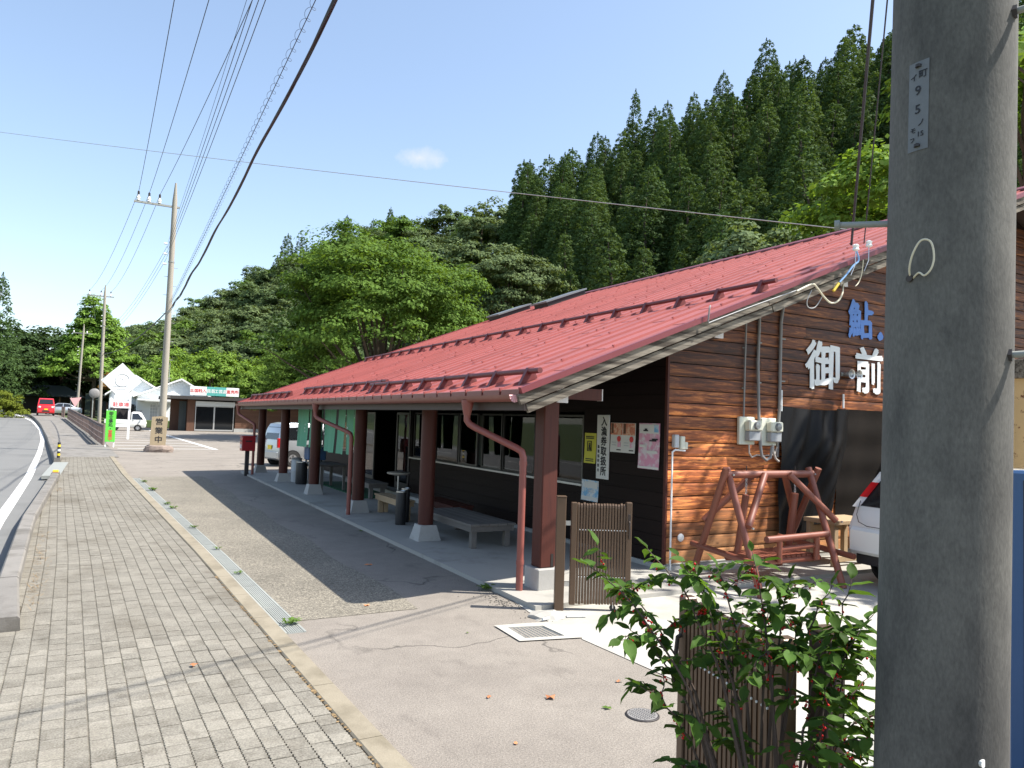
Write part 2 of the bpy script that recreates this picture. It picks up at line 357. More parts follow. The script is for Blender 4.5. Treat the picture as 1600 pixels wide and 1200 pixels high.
# coarse old asphalt with pale pebbles showing
def pebble_mat():
    m = bpy.data.materials.new('asphalt_coarse'); m.use_nodes = True
    t = m.node_tree; N = t.nodes; L = t.links; p = N['Principled BSDF']; p.inputs['Roughness'].default_value = .9
    c = N.new('ShaderNodeTexCoord')
    vo = N.new('ShaderNodeTexVoronoi'); vo.inputs['Scale'].default_value = 58; L.new(c.outputs['Object'], vo.inputs['Vector'])
    n = N.new('ShaderNodeTexNoise'); n.inputs['Scale'].default_value = .7; n.inputs['Detail'].default_value = 5; L.new(c.outputs['Object'], n.inputs['Vector'])
    mr = N.new('ShaderNodeMapRange'); L.new(vo.outputs['Distance'], mr.inputs[0]); mr.inputs[1].default_value = .15; mr.inputs[2].default_value = .65; mr.inputs[3].default_value = 1; mr.inputs[4].default_value = .5
    sp = N.new('ShaderNodeSeparateColor'); L.new(vo.outputs['Color'], sp.inputs[0])
    a = N.new('ShaderNodeMath'); a.operation = 'MULTIPLY_ADD'; L.new(sp.outputs[0], a.inputs[0]); a.inputs[1].default_value = .6; a.inputs[2].default_value = .5
    q = N.new('ShaderNodeMath'); q.operation = 'MULTIPLY'; L.new(a.outputs[0], q.inputs[0]); L.new(mr.outputs[0], q.inputs[1])
    w = N.new('ShaderNodeMath'); w.operation = 'MULTIPLY_ADD'; L.new(n.outputs['Fac'], w.inputs[0]); w.inputs[1].default_value = .8; w.inputs[2].default_value = .6
    q2 = N.new('ShaderNodeMath'); q2.operation = 'MULTIPLY'; L.new(q.outputs[0], q2.inputs[0]); L.new(w.outputs[0], q2.inputs[1])
    b = N.new('ShaderNodeRGB'); b.outputs[0].default_value = (0.36, 0.32, 0.25, 1)
    v = N.new('ShaderNodeVectorMath'); v.operation = 'SCALE'; L.new(b.outputs[0], v.inputs[0]); L.new(q2.outputs[0], v.inputs['Scale']); L.new(v.outputs[0], p.inputs['Base Color'])
    bu = N.new('ShaderNodeBump'); bu.inputs['Strength'].default_value = .5; bu.inputs['Distance'].default_value = .01; L.new(mr.outputs[0], bu.inputs['Height']); L.new(bu.outputs[0], p.inputs['Normal'])
    MATS['asphalt_coarse'] = m
pebble_mat()

def glass_mat():
    m = bpy.data.materials.new('window_glass'); m.use_nodes = True
    t = m.node_tree; N = t.nodes; L = t.links; N.remove(N['Principled BSDF'])
    tr = N.new('ShaderNodeBsdfTransparent'); tr.inputs[0].default_value = (.75, .78, .76, 1)
    gl = N.new('ShaderNodeBsdfGlossy'); gl.inputs['Roughness'].default_value = .02
    fr = N.new('ShaderNodeFresnel'); fr.inputs[0].default_value = 1.5
    mx = N.new('ShaderNodeMixShader'); L.new(fr.outputs[0], mx.inputs[0]); L.new(tr.outputs[0], mx.inputs[1]); L.new(gl.outputs[0], mx.inputs[2])
    L.new(mx.outputs[0], N['Material Output'].inputs[0])
    MATS['window_glass'] = m
glass_mat()

# ------------------------------------------------------------------ mesh helpers
class MB:
    def __init__(s): s.v = []; s.f = []
    def add(s, vs, fs):
        o = len(s.v); s.v += [tuple(p) for p in vs]; s.f += [tuple(i + o for i in f) for f in fs]; return s
    def box(s, x0, x1, y0, y1, z0, z1):
        return s.add([(x0, y0, z0), (x1, y0, z0), (x1, y1, z0), (x0, y1, z0), (x0, y0, z1), (x1, y0, z1), (x1, y1, z1), (x0, y1, z1)],
                     [(3, 2, 1, 0), (4, 5, 6, 7), (0, 1, 5, 4), (1, 2, 6, 5), (2, 3, 7, 6), (3, 0, 4, 7)])
    def bbox(s, x0, x1, y0, y1, z0, z1, b=.01):
        """box with chamfered edges"""
        X = (x0, x0 + b, x1 - b, x1); Y = (y0, y0 + b, y1 - b, y1); Z = (z0, z0 + b, z1 - b, z1)
        vs = []; idx = {}
        for sx in (0, 1):
            for sy in (0, 1):
                for sz in (0, 1):
                    ox, ix = (X[0], X[1]) if sx == 0 else (X[3], X[2]); oy, iy = (Y[0], Y[1]) if sy == 0 else (Y[3], Y[2]); oz, iz = (Z[0], Z[1]) if sz == 0 else (Z[3], Z[2])
                    for k, p in (('x', (ox, iy, iz)), ('y', (ix, oy, iz)), ('z', (ix, iy, oz))):
                        idx[(sx, sy, sz, k)] = len(vs); vs.append(p)
        fs = []
        g = lambda a, b_, c, k: idx[(a, b_, c, k)]
        for a in (0, 1):
            fs.append([g(a, 0, 0, 'x'), g(a, 1, 0, 'x'), g(a, 1, 1, 'x'), g(a, 0, 1, 'x')][::1 if a else -1])
            fs.append([g(0, a, 0, 'y'), g(0, a, 1, 'y'), g(1, a, 1, 'y'), g(1, a, 0, 'y')][::1 if a else -1])
            fs.append([g(0, 0, a, 'z'), g(1, 0, a, 'z'), g(1, 1, a, 'z'), g(0, 1, a, 'z')][::1 if a else -1])
        for a in (0, 1):
            for b_ in (0, 1):
                sg = 1 if (a == b_) else -1
                fs.append([g(a, b_, 0, 'x'), g(a, b_, 0, 'y'), g(a, b_, 1, 'y'), g(a, b_, 1, 'x')][::sg])
                fs.append([g(0, a, b_, 'y'), g(0, a, b_, 'z'), g(1, a, b_, 'z'), g(1, a, b_, 'y')][::sg])
                fs.append([g(a, 0, b_, 'z'), g(a, 0, b_, 'x'), g(a, 1, b_, 'x'), g(a, 1, b_, 'z')][::sg])
                for c in (0, 1):
                    fs.append([g(a, b_, c, 'x'), g(a, b_, c, 'y'), g(a, b_, c, 'z')][::1 if (a + b_ + c) % 2 else -1])
        return s.add(vs, fs)
    def tube(s, pts, r, n=8, caps=True):
        pts = [Vector(p) for p in pts]
        rs = r if isinstance(r, (list, tuple)) else [r] * len(pts)
        o = len(s.v); up = None
        for i, p in enumerate(pts):
            if i == 0: d = pts[1] - pts[0]
            elif i == len(pts) - 1: d = pts[-1] - pts[-2]
            else: d = (pts[i + 1] - p).normalized() + (p - pts[i - 1]).normalized()
            if d.length < 1e-9: d = Vector((0, 0, 1))
            d.normalize()
            if up is None:
                up = Vector((0, 0, 1)) if abs(d.z) < .9 else Vector((1, 0, 0))
            a = d.cross(up)
            if a.length < 1e-5: a = d.orthogonal()
            a.normalize(); b = a.cross(d).normalized(); up = b
            for k in range(n):
                t = 2 * math.pi * k / n
                q = p + a * (math.cos(t) * rs[i]) + b * (math.sin(t) * rs[i]); s.v.append(tuple(q))
        for i in range(len(pts) - 1):
            for k in range(n):
                k2 = (k + 1) % n
                s.f.append((o + i * n + k, o + (i + 1) * n + k, o + (i + 1) * n + k2, o + i * n + k2))
        if caps:
            s.f.append(tuple(o + k for k in range(n)))
            s.f.append(tuple(o + (len(pts) - 1) * n + k for k in reversed(range(n))))
        return s
    def prism(s, poly, fn, lo, hi):
        """poly 2-D, fn(a,b,t)->3-D, extruded t lo..hi"""
        n = len(poly)
        vs = [fn(a, b, lo) for a, b in poly] + [fn(a, b, hi) for a, b in poly]
        fs = [tuple(range(n)), tuple(reversed(range(n, 2 * n)))] + [(i, i + n, (i + 1) % n + n, (i + 1) % n) for i in range(n)]
        return s.add(vs, fs)
    def lathe(s, prof, c, n=16, axis='z'):
        o = len(s.v)
        for r, h in prof:
            for k in range(n):
                t = 2 * math.pi * k / n; a, b = r * math.cos(t), r * math.sin(t)
                s.v.append({'z': (c[0] + a, c[1] + b, c[2] + h), 'y': (c[0] + a, c[1] + h, c[2] + b), 'x': (c[0] + h, c[1] + a, c[2] + b)}[axis])
        for i in range(len(prof) - 1):
            for k in range(n):
                k2 = (k + 1) % n; s.f.append((o + i * n + k, o + i * n + k2, o + (i + 1) * n + k2, o + (i + 1) * n + k))
        s.f.append(tuple(o + k for k in reversed(range(n)))); s.f.append(tuple(o + (len(prof) - 1) * n + k for k in range(n)))
        return s
    def quad(s, a, b, c, d): return s.add([a, b, c, d], [(0, 1, 2, 3)])
    def mesh(s, name, m, smooth=False):
        me = bpy.data.meshes.new(name); me.from_pydata(s.v, [], s.f); me.update()
        if m: me.materials.append(MATS[m])
        if smooth:
            me.polygons.foreach_set('use_smooth', [True] * len(me.polygons))
            try: me.set_sharp_from_angle(angle=rad(40))
            except Exception: pass
        return me
    def build(s, name, m, parent=None, smooth=False, local=False):
        return obj(name, s.mesh(name, m, smooth), parent, local)

def obj(name, me, parent=None, local=False):
    o = bpy.data.objects.new(name, me); COL.objects.link(o)
    if parent is not None:
        o.parent = parent
        if not local:
            o.matrix_parent_inverse = wmat(parent).inverted()
    return o
def wmat(o):
    m = o.matrix_basis.copy()
    if o.parent is not None: m = wmat(o.parent) @ o.matrix_parent_inverse @ m
    return m
def thing(name, label, cat, loc=(0, 0, 0), rz=0.0, group=None):
    o = bpy.data.objects.new(name, None); COL.objects.link(o)
    o.empty_display_size = .2; o.location = loc; o.rotation_euler = (0, 0, rz)
    return tag(o, label, cat, group)
def tag(o, label, cat, group=None):
    o['label'] = label; o['category'] = cat
    if group: o['group'] = group
    return o
def struct(o): o['kind'] = 'structure'; return o
def stuff(o): o['kind'] = 'stuff'; return o
def copy_tree(o, parent=None):
    c = o.copy(); COL.objects.link(c)
    if parent is not None: c.parent = parent; c.matrix_parent_inverse = o.matrix_parent_inverse.copy()
    for ch in list(o.children): copy_tree(ch, c)
    return c
def text(name, body, size, M4, m, parent=None, bold=0.0, ext=.002, align='CENTER', line=1.0, local=False, sx=1.0):
    cu = bpy.data.curves.new(name, 'FONT'); cu.body = body; cu.size = size; cu.extrude = ext; cu.offset = bold
    cu.align_x = align; cu.align_y = 'CENTER'; cu.space_line = line; cu.resolution_u = 3
    ob = bpy.data.objects.new(name, cu); COL.objects.link(ob)
    dg = bpy.context.evaluated_depsgraph_get()
    me = bpy.data.meshes.new_from_object(ob.evaluated_get(dg))
    bpy.data.objects.remove(ob)
    me.materials.clear(); me.materials.append(MATS[m])
    me.transform(M4 @ Matrix.Diagonal((sx, 1, 1, 1)))
    return obj(name, me, parent, local)
def M_gable(x, y, z):      # faces -Y, reads along +X
    return Matrix(((1, 0, 0, x), (0, 0, -1, y), (0, 1, 0, z), (0, 0, 0, 1)))
def M_front(x, y, z):      # faces -X, reads along -Y
    return Matrix(((0, 0, -1, x), (-1, 0, 0, y), (0, 1, 0, z), (0, 0, 0, 1)))

# pixel <-> world of this photograph, used only to check which far trees the roof hides
def project(p):
    c = CAMR.transposed() @ (Vector(p) - Vector((0, 0, 2)))
    if c.z > -0.1: return None
    return (800 + 1139 * c.x / -c.z, 600 - 1139 * c.y / -c.z)

# road and pavement climb gently away from the shop
def zr(y):
    t = min(max((y - 45) / 60, 0), 1); return t * t * (3 - 2 * t)
def lerp(tab, y): return float(np.interp(y, [a for a, b in tab], [b for a, b in tab]))
XR_TAB = [(-6, 1.98), (4, 1.645), (11.2, 1.41), (25.2, .78), (34, .52), (45, .10), (60, -.80), (74, -1.98), (87, -3.08), (112, -6.0), (150, -12)]
XL_TAB = [(-6, -.1), (7.7, -.53), (9, -.67), (14.6, -.90), (22, -.95), (27, -1.0), (34, -1.42), (42, -1.98), (53, -2.72), (71, -4.2), (88, -5.9), (112, -9.0), (150, -16)]
xr = lambda y: lerp(XR_TAB, y)
xl = lambda y: lerp(XL_TAB, y)
# ================================================================== the setting
def frange(a, b, st):
    n = max(1, int(round((b - a) / st))); return [a + (b - a) * i / n for i in range(n + 1)]
def strip(ys, fa, fb, fz):
    m = MB()
    vs = []
    for y in ys: vs += [(fa(y), y, fz(y)), (fb(y), y, fz(y))]
    return m.add(vs, [(2 * i, 2 * i + 1, 2 * i + 3, 2 * i + 2) for i in range(len(ys) - 1)])

# ground: one sheet to the horizon
xs = sorted(set([-1500, -700, -300, -150, -90, -60] + list(range(-48, 13, 3)) + [20, 40, 80, 150, 300, 700, 1500]))
ysg = sorted(set([-1500, -600, -200, -60, -20] + list(range(0, 131, 5)) + [150, 200, 300, 600, 1500]))
g = MB(); vs = []
for y in ysg:
    for x in xs:
        t = min(max((2 - x) / 4, 0), 1)
        vs.append((x, y, -.22 + zr(y) * t))
nx = len(xs)
g.add(vs, [(j * nx + i, j * nx + i + 1, (j + 1) * nx + i + 1, (j + 1) * nx + i) for j in range(len(ysg) - 1) for i in range(nx - 1)])
struct(g.build('ground', 'grass_ground'))

# road on the left, bending away
ysr = frange(-8, 150, 2.0)
road = strip(ysr, lambda y: xl(y) - 8.2, lambda y: xl(y) - .16, lambda y: -.10 + zr(y))
o = struct(road.build('road', 'asphalt_road'))
WL = [(-8, -.95), (8, -1.18), (15.7, -1.50), (19.5, -1.60), (25.9, -1.78), (38.7, -2.34), (53, -3.08), (66, -4.02), (81, -5.6), (100, -8.3), (120, -12)]
wl = lambda y: lerp(WL, y) - .03
ln = strip(frange(-8, 118, 1.5), lambda y: wl(y) - .10, lambda y: wl(y) + .10, lambda y: -.094 + zr(y))
struct(ln.build('road_edge_line', 'white_paint'))
for k in range(9):
    y0 = 6 + k * 12.0
    struct(strip(frange(y0, y0 + 5, 1), lambda y: wl(y) - 3.05, lambda y: wl(y) - 2.92, lambda y: -.094 + zr(y)).build('road_centre_dash', 'white_paint'))
struct(strip(frange(-8, 118, 2), lambda y: wl(y) - 6.2, lambda y: wl(y) - 6.05, lambda y: -.094 + zr(y)).build('road_edge_line', 'white_paint'))

# asphalt forecourt / car park, flat
lot = strip(frange(-8, 125, 2), lambda y: xr(y) + (.0 if y < 44 else .25), lambda y: 48.0, lambda y: 0.0)
struct(lot.build('forecourt', 'asphalt_lot'))
# old coarse asphalt between the drain and the porch
co = strip(frange(7.25, 24.4, .5), lambda y: xr(y) + .205, lambda y: 3.02 + .10 * math.sin(y * 1.7) * .5 - (y - 7) * .012, lambda y: .004)
struct(co.build('coarse_asphalt_strip', 'asphalt_coarse'))

# tactile bed and pavers of the pavement
bed = strip(frange(-3, 34.2, 1.0), lambda y: (xl(y) - .05) if y > 7.7 else -1.9, lambda y: xr(y) - .17, lambda y: .016)
pav = struct(bed.build('pavement', 'sand_bed'))
far = strip(frange(34.2, 118, 2.0), lambda y: xl(y) + .02, lambda y: xr(y) + .18, lambda y: .02 + zr(y))
# skirt down to the lower car park
for y0, y1 in zip(frange(44, 112, 2)[:-1], frange(44, 112, 2)[1:]):
    far.quad((xr(y0) + .18, y0, -.05), (xr(y1) + .18, y1, -.05), (xr(y1) + .18, y1, .02 + zr(y1)), (xr(y0) + .18, y0, .02 + zr(y0)))
struct(far.build('concrete_pavement', 'kerb_grey'))

PW, PL = .1265, .156
def paver_outline(w, l):
    a = []; n = 8; am = .0048
    for i in range(n + 1):
        a.append((w / 2 + (am if i % 2 else -am), -l / 2 + l * i / n))
    for i in range(n, -1, -1):
        a.append((-w / 2 + (am if i % 2 else -am), -l / 2 + l * i / n))
    return a
def paver_mb(w, l, z0, z1):
    m = MB().prism(paver_outline(w, l), lambda a, b, t: (a, b, t), z1, z0); m.f.pop(1); return m
pv_me = [paver_mb(PW - .0085 + d, PL - .006, -.03, 0).mesh('paver', 'paver') for d in (0, .001, -.001)]
rp = random.Random(3)
spots = []
for i in range(32):
    u = (i + .5) * PW
    for j in range(260):
        v = 2.6 + j * PL + (0, 4, 2, 6, 0, 2, 6, 4)[i % 8] * PL / 8
        if v > 34: break
        x = xr(v) - .185 - u
        lim = xl(v) - .05 if v > 7.75 else -1.9
        if x + PW / 2 < lim + .09: continue
        px = project((x, v, .03))
        if px is None or px[1] > 1240 or px[0] < -60: continue
        spots.append((math.hypot(x, v), x, v))
spots.sort()
rest = MB()
ro = paver_outline(PW - .0085, PL - .006)
for k, (d, x, v) in enumerate(spots):
    ang = math.atan2(-(xr(v + 1) - xr(v - 1)), 2) + rp.uniform(-.003, .003)
    z = .030 + rp.uniform(-.0025, .0025) - .008 * max(0, math.sin(x * 2.1 + 1) * math.sin(v * 1.3))
    if k < 300:
        o = obj('paver', pv_me[k % 3], pav); o.location = (x, v, z); o.rotation_euler = (rp.uniform(-.006, .006), rp.uniform(-.006, .006), ang)
    else:
        ca, sa = math.cos(ang), math.sin(ang)
        rest.prism(ro, lambda a, b, t: (x + a * ca - b * sa, v + a * sa + b * ca, t), z, z - .02)
stuff(rest.build('paver_field', 'paver', pav))

# flat beige kerb between pavers and forecourt, in one-metre lengths
kb = struct(strip(frange(-3, 34.2, 1), lambda y: xr(y) - .17, lambda y: xr(y) + .004, lambda y: .010).build('kerb_bed', 'grime'))
for k in range(37):
    y0 = -2.6 + k * 1.0; y1 = y0 + .992
    if project((xr(y1), y1, 0)) is None or project((xr(y1), y1, 0))[1] > 1300: continue
    m = MB()
    b = .012
    vs = []
    for y in (y0, y1):
        a, c = xr(y) - .172, xr(y)
        vs += [(a, y, -.05), (a, y, .034 - b), (a + b, y, .034), (c - b, y, .034), (c, y, .034 - b), (c, y, -.05)]
    m.add(vs, [(i, i + 1, i + 7, i + 6) for i in range(5)] + [(5, 4, 3, 2, 1, 0), (6, 7, 8, 9, 10, 11)])
    m.build('kerb_stone', 'kerb_beige', kb)

# raised kerb along the road: separate stones
rk = struct(strip(frange(7.8, 24, 1), lambda y: xl(y) - .20, lambda y: xl(y) + .01, lambda y: .012).build('road_kerb_bed', 'grime'))
def kerb_stone(y0, y1, h, par):
    m = MB(); vs = []; b = .02
    for y in (y0, y1):
        z = zr(y)
        a, c = xl(y) - .19, xl(y)
        vs += [(a - .01, y, z - .14), (a, y, z + h - b), (a + b, y, z + h), (c - b, y, z + h), (c, y, z + h - b), (c + .01, y, z - .02)]
    m.add(vs, [(i, i + 1, i + 7, i + 6) for i in range(5)] + [(5, 4, 3, 2, 1, 0), (6, 7, 8, 9, 10, 11)])
    return m.build('kerb_stone', 'kerb_grey', par)
y = 7.75
while y < 23.6:
    l = 1.78; kerb_stone(y, min(y + l, 23.9), .155, rk); y += l + .035
rk2 = struct(strip(frange(31.0, 112, 2), lambda y: xl(y) - .20, lambda y: xl(y) + .01, lambda y: .012 + zr(y)).build('road_kerb_bed', 'grime'))
y = 31.2
while y < 108:
    kerb_stone(y, y + 3.4, .15, rk2); y += 3.45
# dropped kerb plate in the driveway gap
m = MB(); m.box(-1.42, -.98, 24.6, 30.6, -.06, .035); m.build('drain_plate', 'galv', rk)

# steel drain gratings
dr = struct(strip(frange(6.84, 23.4, .5), lambda y: xr(y) + .004, lambda y: xr(y) + .20, lambda y: -.03).build('drain_channel', 'grime'))
y = 6.86
while y < 23.2:
    y1 = y + .99
    m = MB()
    def seg(u0, u1, ya, yb, z0, z1):
        a0, a1 = xr(ya) + .008 + u0, xr(ya) + .008 + u1; b0, b1 = xr(yb) + .008 + u0, xr(yb) + .008 + u1
        m.add([(a0, ya, z0), (a1, ya, z0), (b1, yb, z0), (b0, yb, z0), (a0, ya, z1), (a1, ya, z1), (b1, yb, z1), (b0, yb, z1)],
              [(3, 2, 1, 0), (4, 5, 6, 7), (0, 1, 5, 4), (1, 2, 6, 5), (2, 3, 7, 6), (3, 0, 4, 7)])
    seg(0, .022, y, y1, -.03, .010); seg(.168, .19, y, y1, -.03, .010)
    for q in range(7): seg(.032 + q * .0195, .045 + q * .0195, y + .012, y1 - .012, -.03, .008)
    for q in range(5): seg(.022, .168, y + .0 + q * .2445, y + .012 + q * .2445, -.03, .005)
    m.build('grating', 'galv', dr); y += 1.0

# concrete porch slab and bright concrete yard
sl = MB(); sl.box(4.12, 24.0, 6.70, 25.75, -.05, .055)
struct(sl.build('porch_slab', 'slab'))
yd = MB(); yd.add([(4.03, 6.68, .006), (4.03, 5.72, .006), (4.00, 5.66, .006), (4.07, 4.2, .006), (4.25, -6, .006), (30, -6, .006), (30, 7.7, .006), (4.2, 7.7, .006)], [tuple(range(7, -1, -1))][::-1])
yo = yd.build('concrete_yard', 'yard'); struct(yo)
yo.data.flip_normals() if yo.data.polygons[0].normal.z < 0 else None
# broken concrete lump and pebbles at the slab corner
# catch pit with white concrete rim
cp = thing('catch_pit', 'square catch pit with pale concrete rim in the asphalt before the folded gate', 'catch pit', (3.72, 6.02, 0))
m = MB()
outp = [(3.443, 6.358), (3.421, 5.818), (4.025, 5.687), (4.031, 6.268)]; inp = [(3.535, 6.25), (3.515, 5.878), (3.90, 5.80), (3.885, 6.165)]
vs = [(x, y, .012) for x, y in outp] + [(x, y, .012) for x, y in inp] + [(x, y, -.05) for x, y in inp]
m.add(vs, [(i, (i + 1) % 4, (i + 1) % 4 + 4, i + 4) for i in range(4)] + [(i + 4, (i + 1) % 4 + 4, (i + 1) % 4 + 8, i + 8) for i in range(4)])
m.build('rim', 'yard', cp)
m = MB(); m.add([(x, y, -.02) for x, y in inp], [(0, 1, 2, 3)]); m.build('gravel_fill', 'asphalt_coarse', cp)
for q in range(9):
    t = (q + .5) / 9
    a = [inp[0][i] * (1 - t) + inp[3][i] * t for i in (0, 1)]; b = [inp[1][i] * (1 - t) + inp[2][i] * t for i in (0, 1)]
    MB().tube([(a[0], a[1], .0), (b[0], b[1], .0)], .006, 5).build('bar', 'galv', cp)
# small iron cover
mh = thing('manhole_cover', 'small round iron cover set in the asphalt', 'manhole cover', (3.372, 4.027, 0))
MB().lathe([(.118, -.02), (.118, .006), (.110, .010)], (3.372, 4.027, 0), 28).build('rim', 'bolt_dark', mh)
m = MB().lathe([(.104, -.02), (.104, .0105)], (3.372, 4.027, 0), 28)
for q in range(9):
    for w in range(9):
        x, y_ = -.08 + q * .02, -.08 + w * .02
        if x * x + y_ * y_ < .0085: m.box(3.372 + x - .006, 3.372 + x + .006, 4.027 + y_ - .006, 4.027 + y_ + .006, .008, .0145)
m.build('lid', 'pvc_grey', mh)

# white hatching of the car park
struct(MB().add([(4.0, 80.6, .005), (4.22, 80.6, .005), (5.50, 41.7, .005), (5.22, 41.7, .005)], [(0, 1, 2, 3)]).build('parking_line', 'white_paint'))
for k in range(9):
    yy = 41.85 + k * 3.4 + k * k * .13
    x1 = np.interp(yy, [41.7, 80.6], [5.25, 4.05])
    struct(MB().add([(.75 if k == 0 else .65, yy, .0055), (x1, yy, .0055), (x1, yy + .26, .0055), (.75 if k == 0 else .65, yy + .26, .0055)], [(0, 1, 2, 3)]).build('parking_line', 'white_paint'))

# ------------------------------------------------------------------ wooded hill
AZ =  [-25, -8,   0,   4,   8,  12,  16,  20,  24,  28,  31,  35,  39,  45,  52,  58,  70,  90]
D0T = [160, 150, 150, 145, 130, 120, 110, 100, 92,  80,  72,  66,  62,  58,  56,  54,  55,  60]
D1T = [230, 230, 240, 240, 230, 220, 195, 175, 155, 130, 122, 118, 116, 114, 112, 110, 110, 120]
HCT = [6,   7,  12,  19,  30,  37,  40,  41,  36,  33,  32,  35,  37,  41.5, 44.5, 45, 46,  46]
def hill(x, y):
    az = math.degrees(math.atan2(x, y)); d = math.hypot(x, y)
    d0, d1, h = (float(np.interp(az, AZ, T)) for T in (D0T, D1T, HCT))
    t = (d - d0) / (d1 - d0)
    if t <= 0: return -1.0
    if t < 1: return h * (t ** .9) * .96
    return h * (.96 + .04 * min(t - 1, 1)) - max(0, t - 1.3) * 6
def hill_ground(x, y): return max(hill(x, y), -.2)
hm = MB(); vs = []
azs = [a for a in range(-25, 91, 2)]; ds = [50, 60, 70, 80, 90, 100, 110, 120, 135, 150, 170, 190, 215, 240, 270, 310]
for a in azs:
    for d in ds:
        x, y = d * math.sin(rad(a)), d * math.cos(rad(a)); vs.append((x, y, hill(x, y)))
nd = len(ds)
hm.add(vs, [(i * nd + j, i * nd + j + 1, (i + 1) * nd + j + 1, (i + 1) * nd + j) for i in range(len(azs) - 1) for j in range(nd - 1)])
struct(hm.build('hill', 'hill_soil', smooth=True))
# ================================================================== main building
XE, YN, YF, XRG, SL, ZE = 3.94, 6.84, 25.75, 15.3, .393, 2.345
XW, YW = 6.78, 7.73
rz_ = lambda x: ZE + SL * (x - XE)
PITCH = math.atan(SL); SLEN = (XRG - XE) / math.cos(PITCH)
shop = thing('shop_building', 'long low wooden shop with red metal roof and open porch', 'building', (10, 16, 0))

# roof deck (front and back slope) just under the sheets
def slope_pt(s, y, h=0):      # s along front slope from the eave, h normal to it
    return (XE + s * math.cos(PITCH) - h * math.sin(PITCH), y, ZE + s * math.sin(PITCH) + h * math.cos(PITCH))
roof = MB()
XB = 26.6; zb = rz_(XRG) - (XB - XRG) * SL
for (x0, z0, x1, z1) in ((XE + .03, rz_(XE + .03), XRG, rz_(XRG)), (XRG, rz_(XRG), XB, zb)):
    roof.add([(x0, YN + .01, z0 - .02), (x1, YN + .01, z1 - .02), (x1, YF - .01, z1 - .02), (x0, YF - .01, z0 - .02),
              (x0, YN + .01, z0 - .07), (x1, YN + .01, z1 - .07), (x1, YF - .01, z1 - .07), (x0, YF - .01, z0 - .07)],
             [(0, 1, 2, 3), (7, 6, 5, 4), (0, 4, 5, 1), (2, 6, 7, 3), (0, 3, 7, 4), (1, 5, 6, 2)])
roof_o = roof.build('roof', 'soffit', shop)
# back slope sheet
MB().add([(XRG, YN, rz_(XRG) + .01), (XB, YN, zb + .01), (XB, YF, zb + .01), (XRG, YF, rz_(XRG) + .01)], [(0, 1, 2, 3)]).build('back_slope', 'roof_red', roof_o)
# front slope: sheet strips .455 m wide with a raised seam, cut crosswise and staggered
SW = .4545
def sheet_mb(l, w=SW):
    m = MB()
    # local x along slope (0..l), y width, z normal: pan, seam rib on low-y side, lapped lower lip
    p = [(0, .0), (.034, .0), (.034, .030), (0, .030)]
    m.add([(0, .02, .006), (l, .02, .001), (l, w - .004, .001), (0, w - .004, .006), (0, .02, -.012), (0, w - .004, -.012)], [(0, 1, 2, 3), (4, 0, 3, 5)])
    m.add([(0, 0, -.006), (l, 0, -.006), (l, .026, -.006), (0, .026, -.006), (0, .003, .032), (l, .003, .027), (l, .023, .027), (0, .023, .032)],
          [(4, 5, 6, 7), (0, 1, 5, 4), (2, 3, 7, 6), (0, 4, 7, 3), (1, 2, 6, 5)])
    m.box(-.008, .02, -.002, .027, -.004, .040)
    return m
nst = int(round((YF - YN) / SW)); SW_ = (YF - YN) / nst
cache = {}
cnt = 0
rr = random.Random(11)
for i in range(nst):
    y0 = YN + i * SW_
    s = 0.0; L0 = 1.96
    first = (.75, 1.7, 1.2, 1.96)[i % 4]
    k = 0
    while s < SLEN - .05:
        l = first if k == 0 else L0
        l = min(l, SLEN - s)
        if SLEN - s - l < .35: l = SLEN - s
        key = round(l, 2)
        if key not in cache: cache[key] = sheet_mb(key + .02, SW_).mesh('roof_sheet', 'roof_red')
        o = obj('roof_sheet', cache[key], roof_o)
        o.location = slope_pt(s, y0, .0); o.rotation_euler = (rr.uniform(-.0015, .0015), -PITCH, 0)
        cnt += 1; s += l; k += 1
# eave end caps of the sheets (pale drip edge, one per strip)
for i in range(nst):
    y0 = YN + i * SW_ + .03
    MB().add([(XE - .012, y0, ZE + .012), (XE - .012, y0 + SW_ - .045, ZE + .012), (XE - .012, y0 + SW_ - .045, ZE - .045), (XE - .012, y0, ZE - .045),
              (XE + .012, y0, ZE + .02), (XE + .012, y0 + SW_ - .045, ZE + .02), (XE + .012, y0 + SW_ - .045, ZE - .045), (XE + .012, y0, ZE - .045)],
             [(0, 1, 2, 3), (0, 4, 5, 1), (3, 2, 6, 7), (1, 5, 6, 2), (0, 3, 7, 4)]).build('eave_drip', 'gutter', roof_o)
# ridge capping in lengths
for i in range(10):
    ya = YN - .02 + i * 1.905; z = rz_(XRG)
    MB().add([(XRG - .22, ya, z - .03), (XRG, ya, z + .075), (XRG + .22, ya, z - .03), (XRG - .22, ya + 1.93, z - .03), (XRG, ya + 1.93, z + .075), (XRG + .22, ya + 1.93, z - .03),
              (XRG - .22, ya, z - .07), (XRG - .22, ya + 1.93, z - .07)],
             [(0, 1, 4, 3), (1, 2, 5, 4), (0, 2, 1), (3, 4, 5), (6, 0, 3, 7)]).build('ridge_cap', 'roof_trim', roof_o)
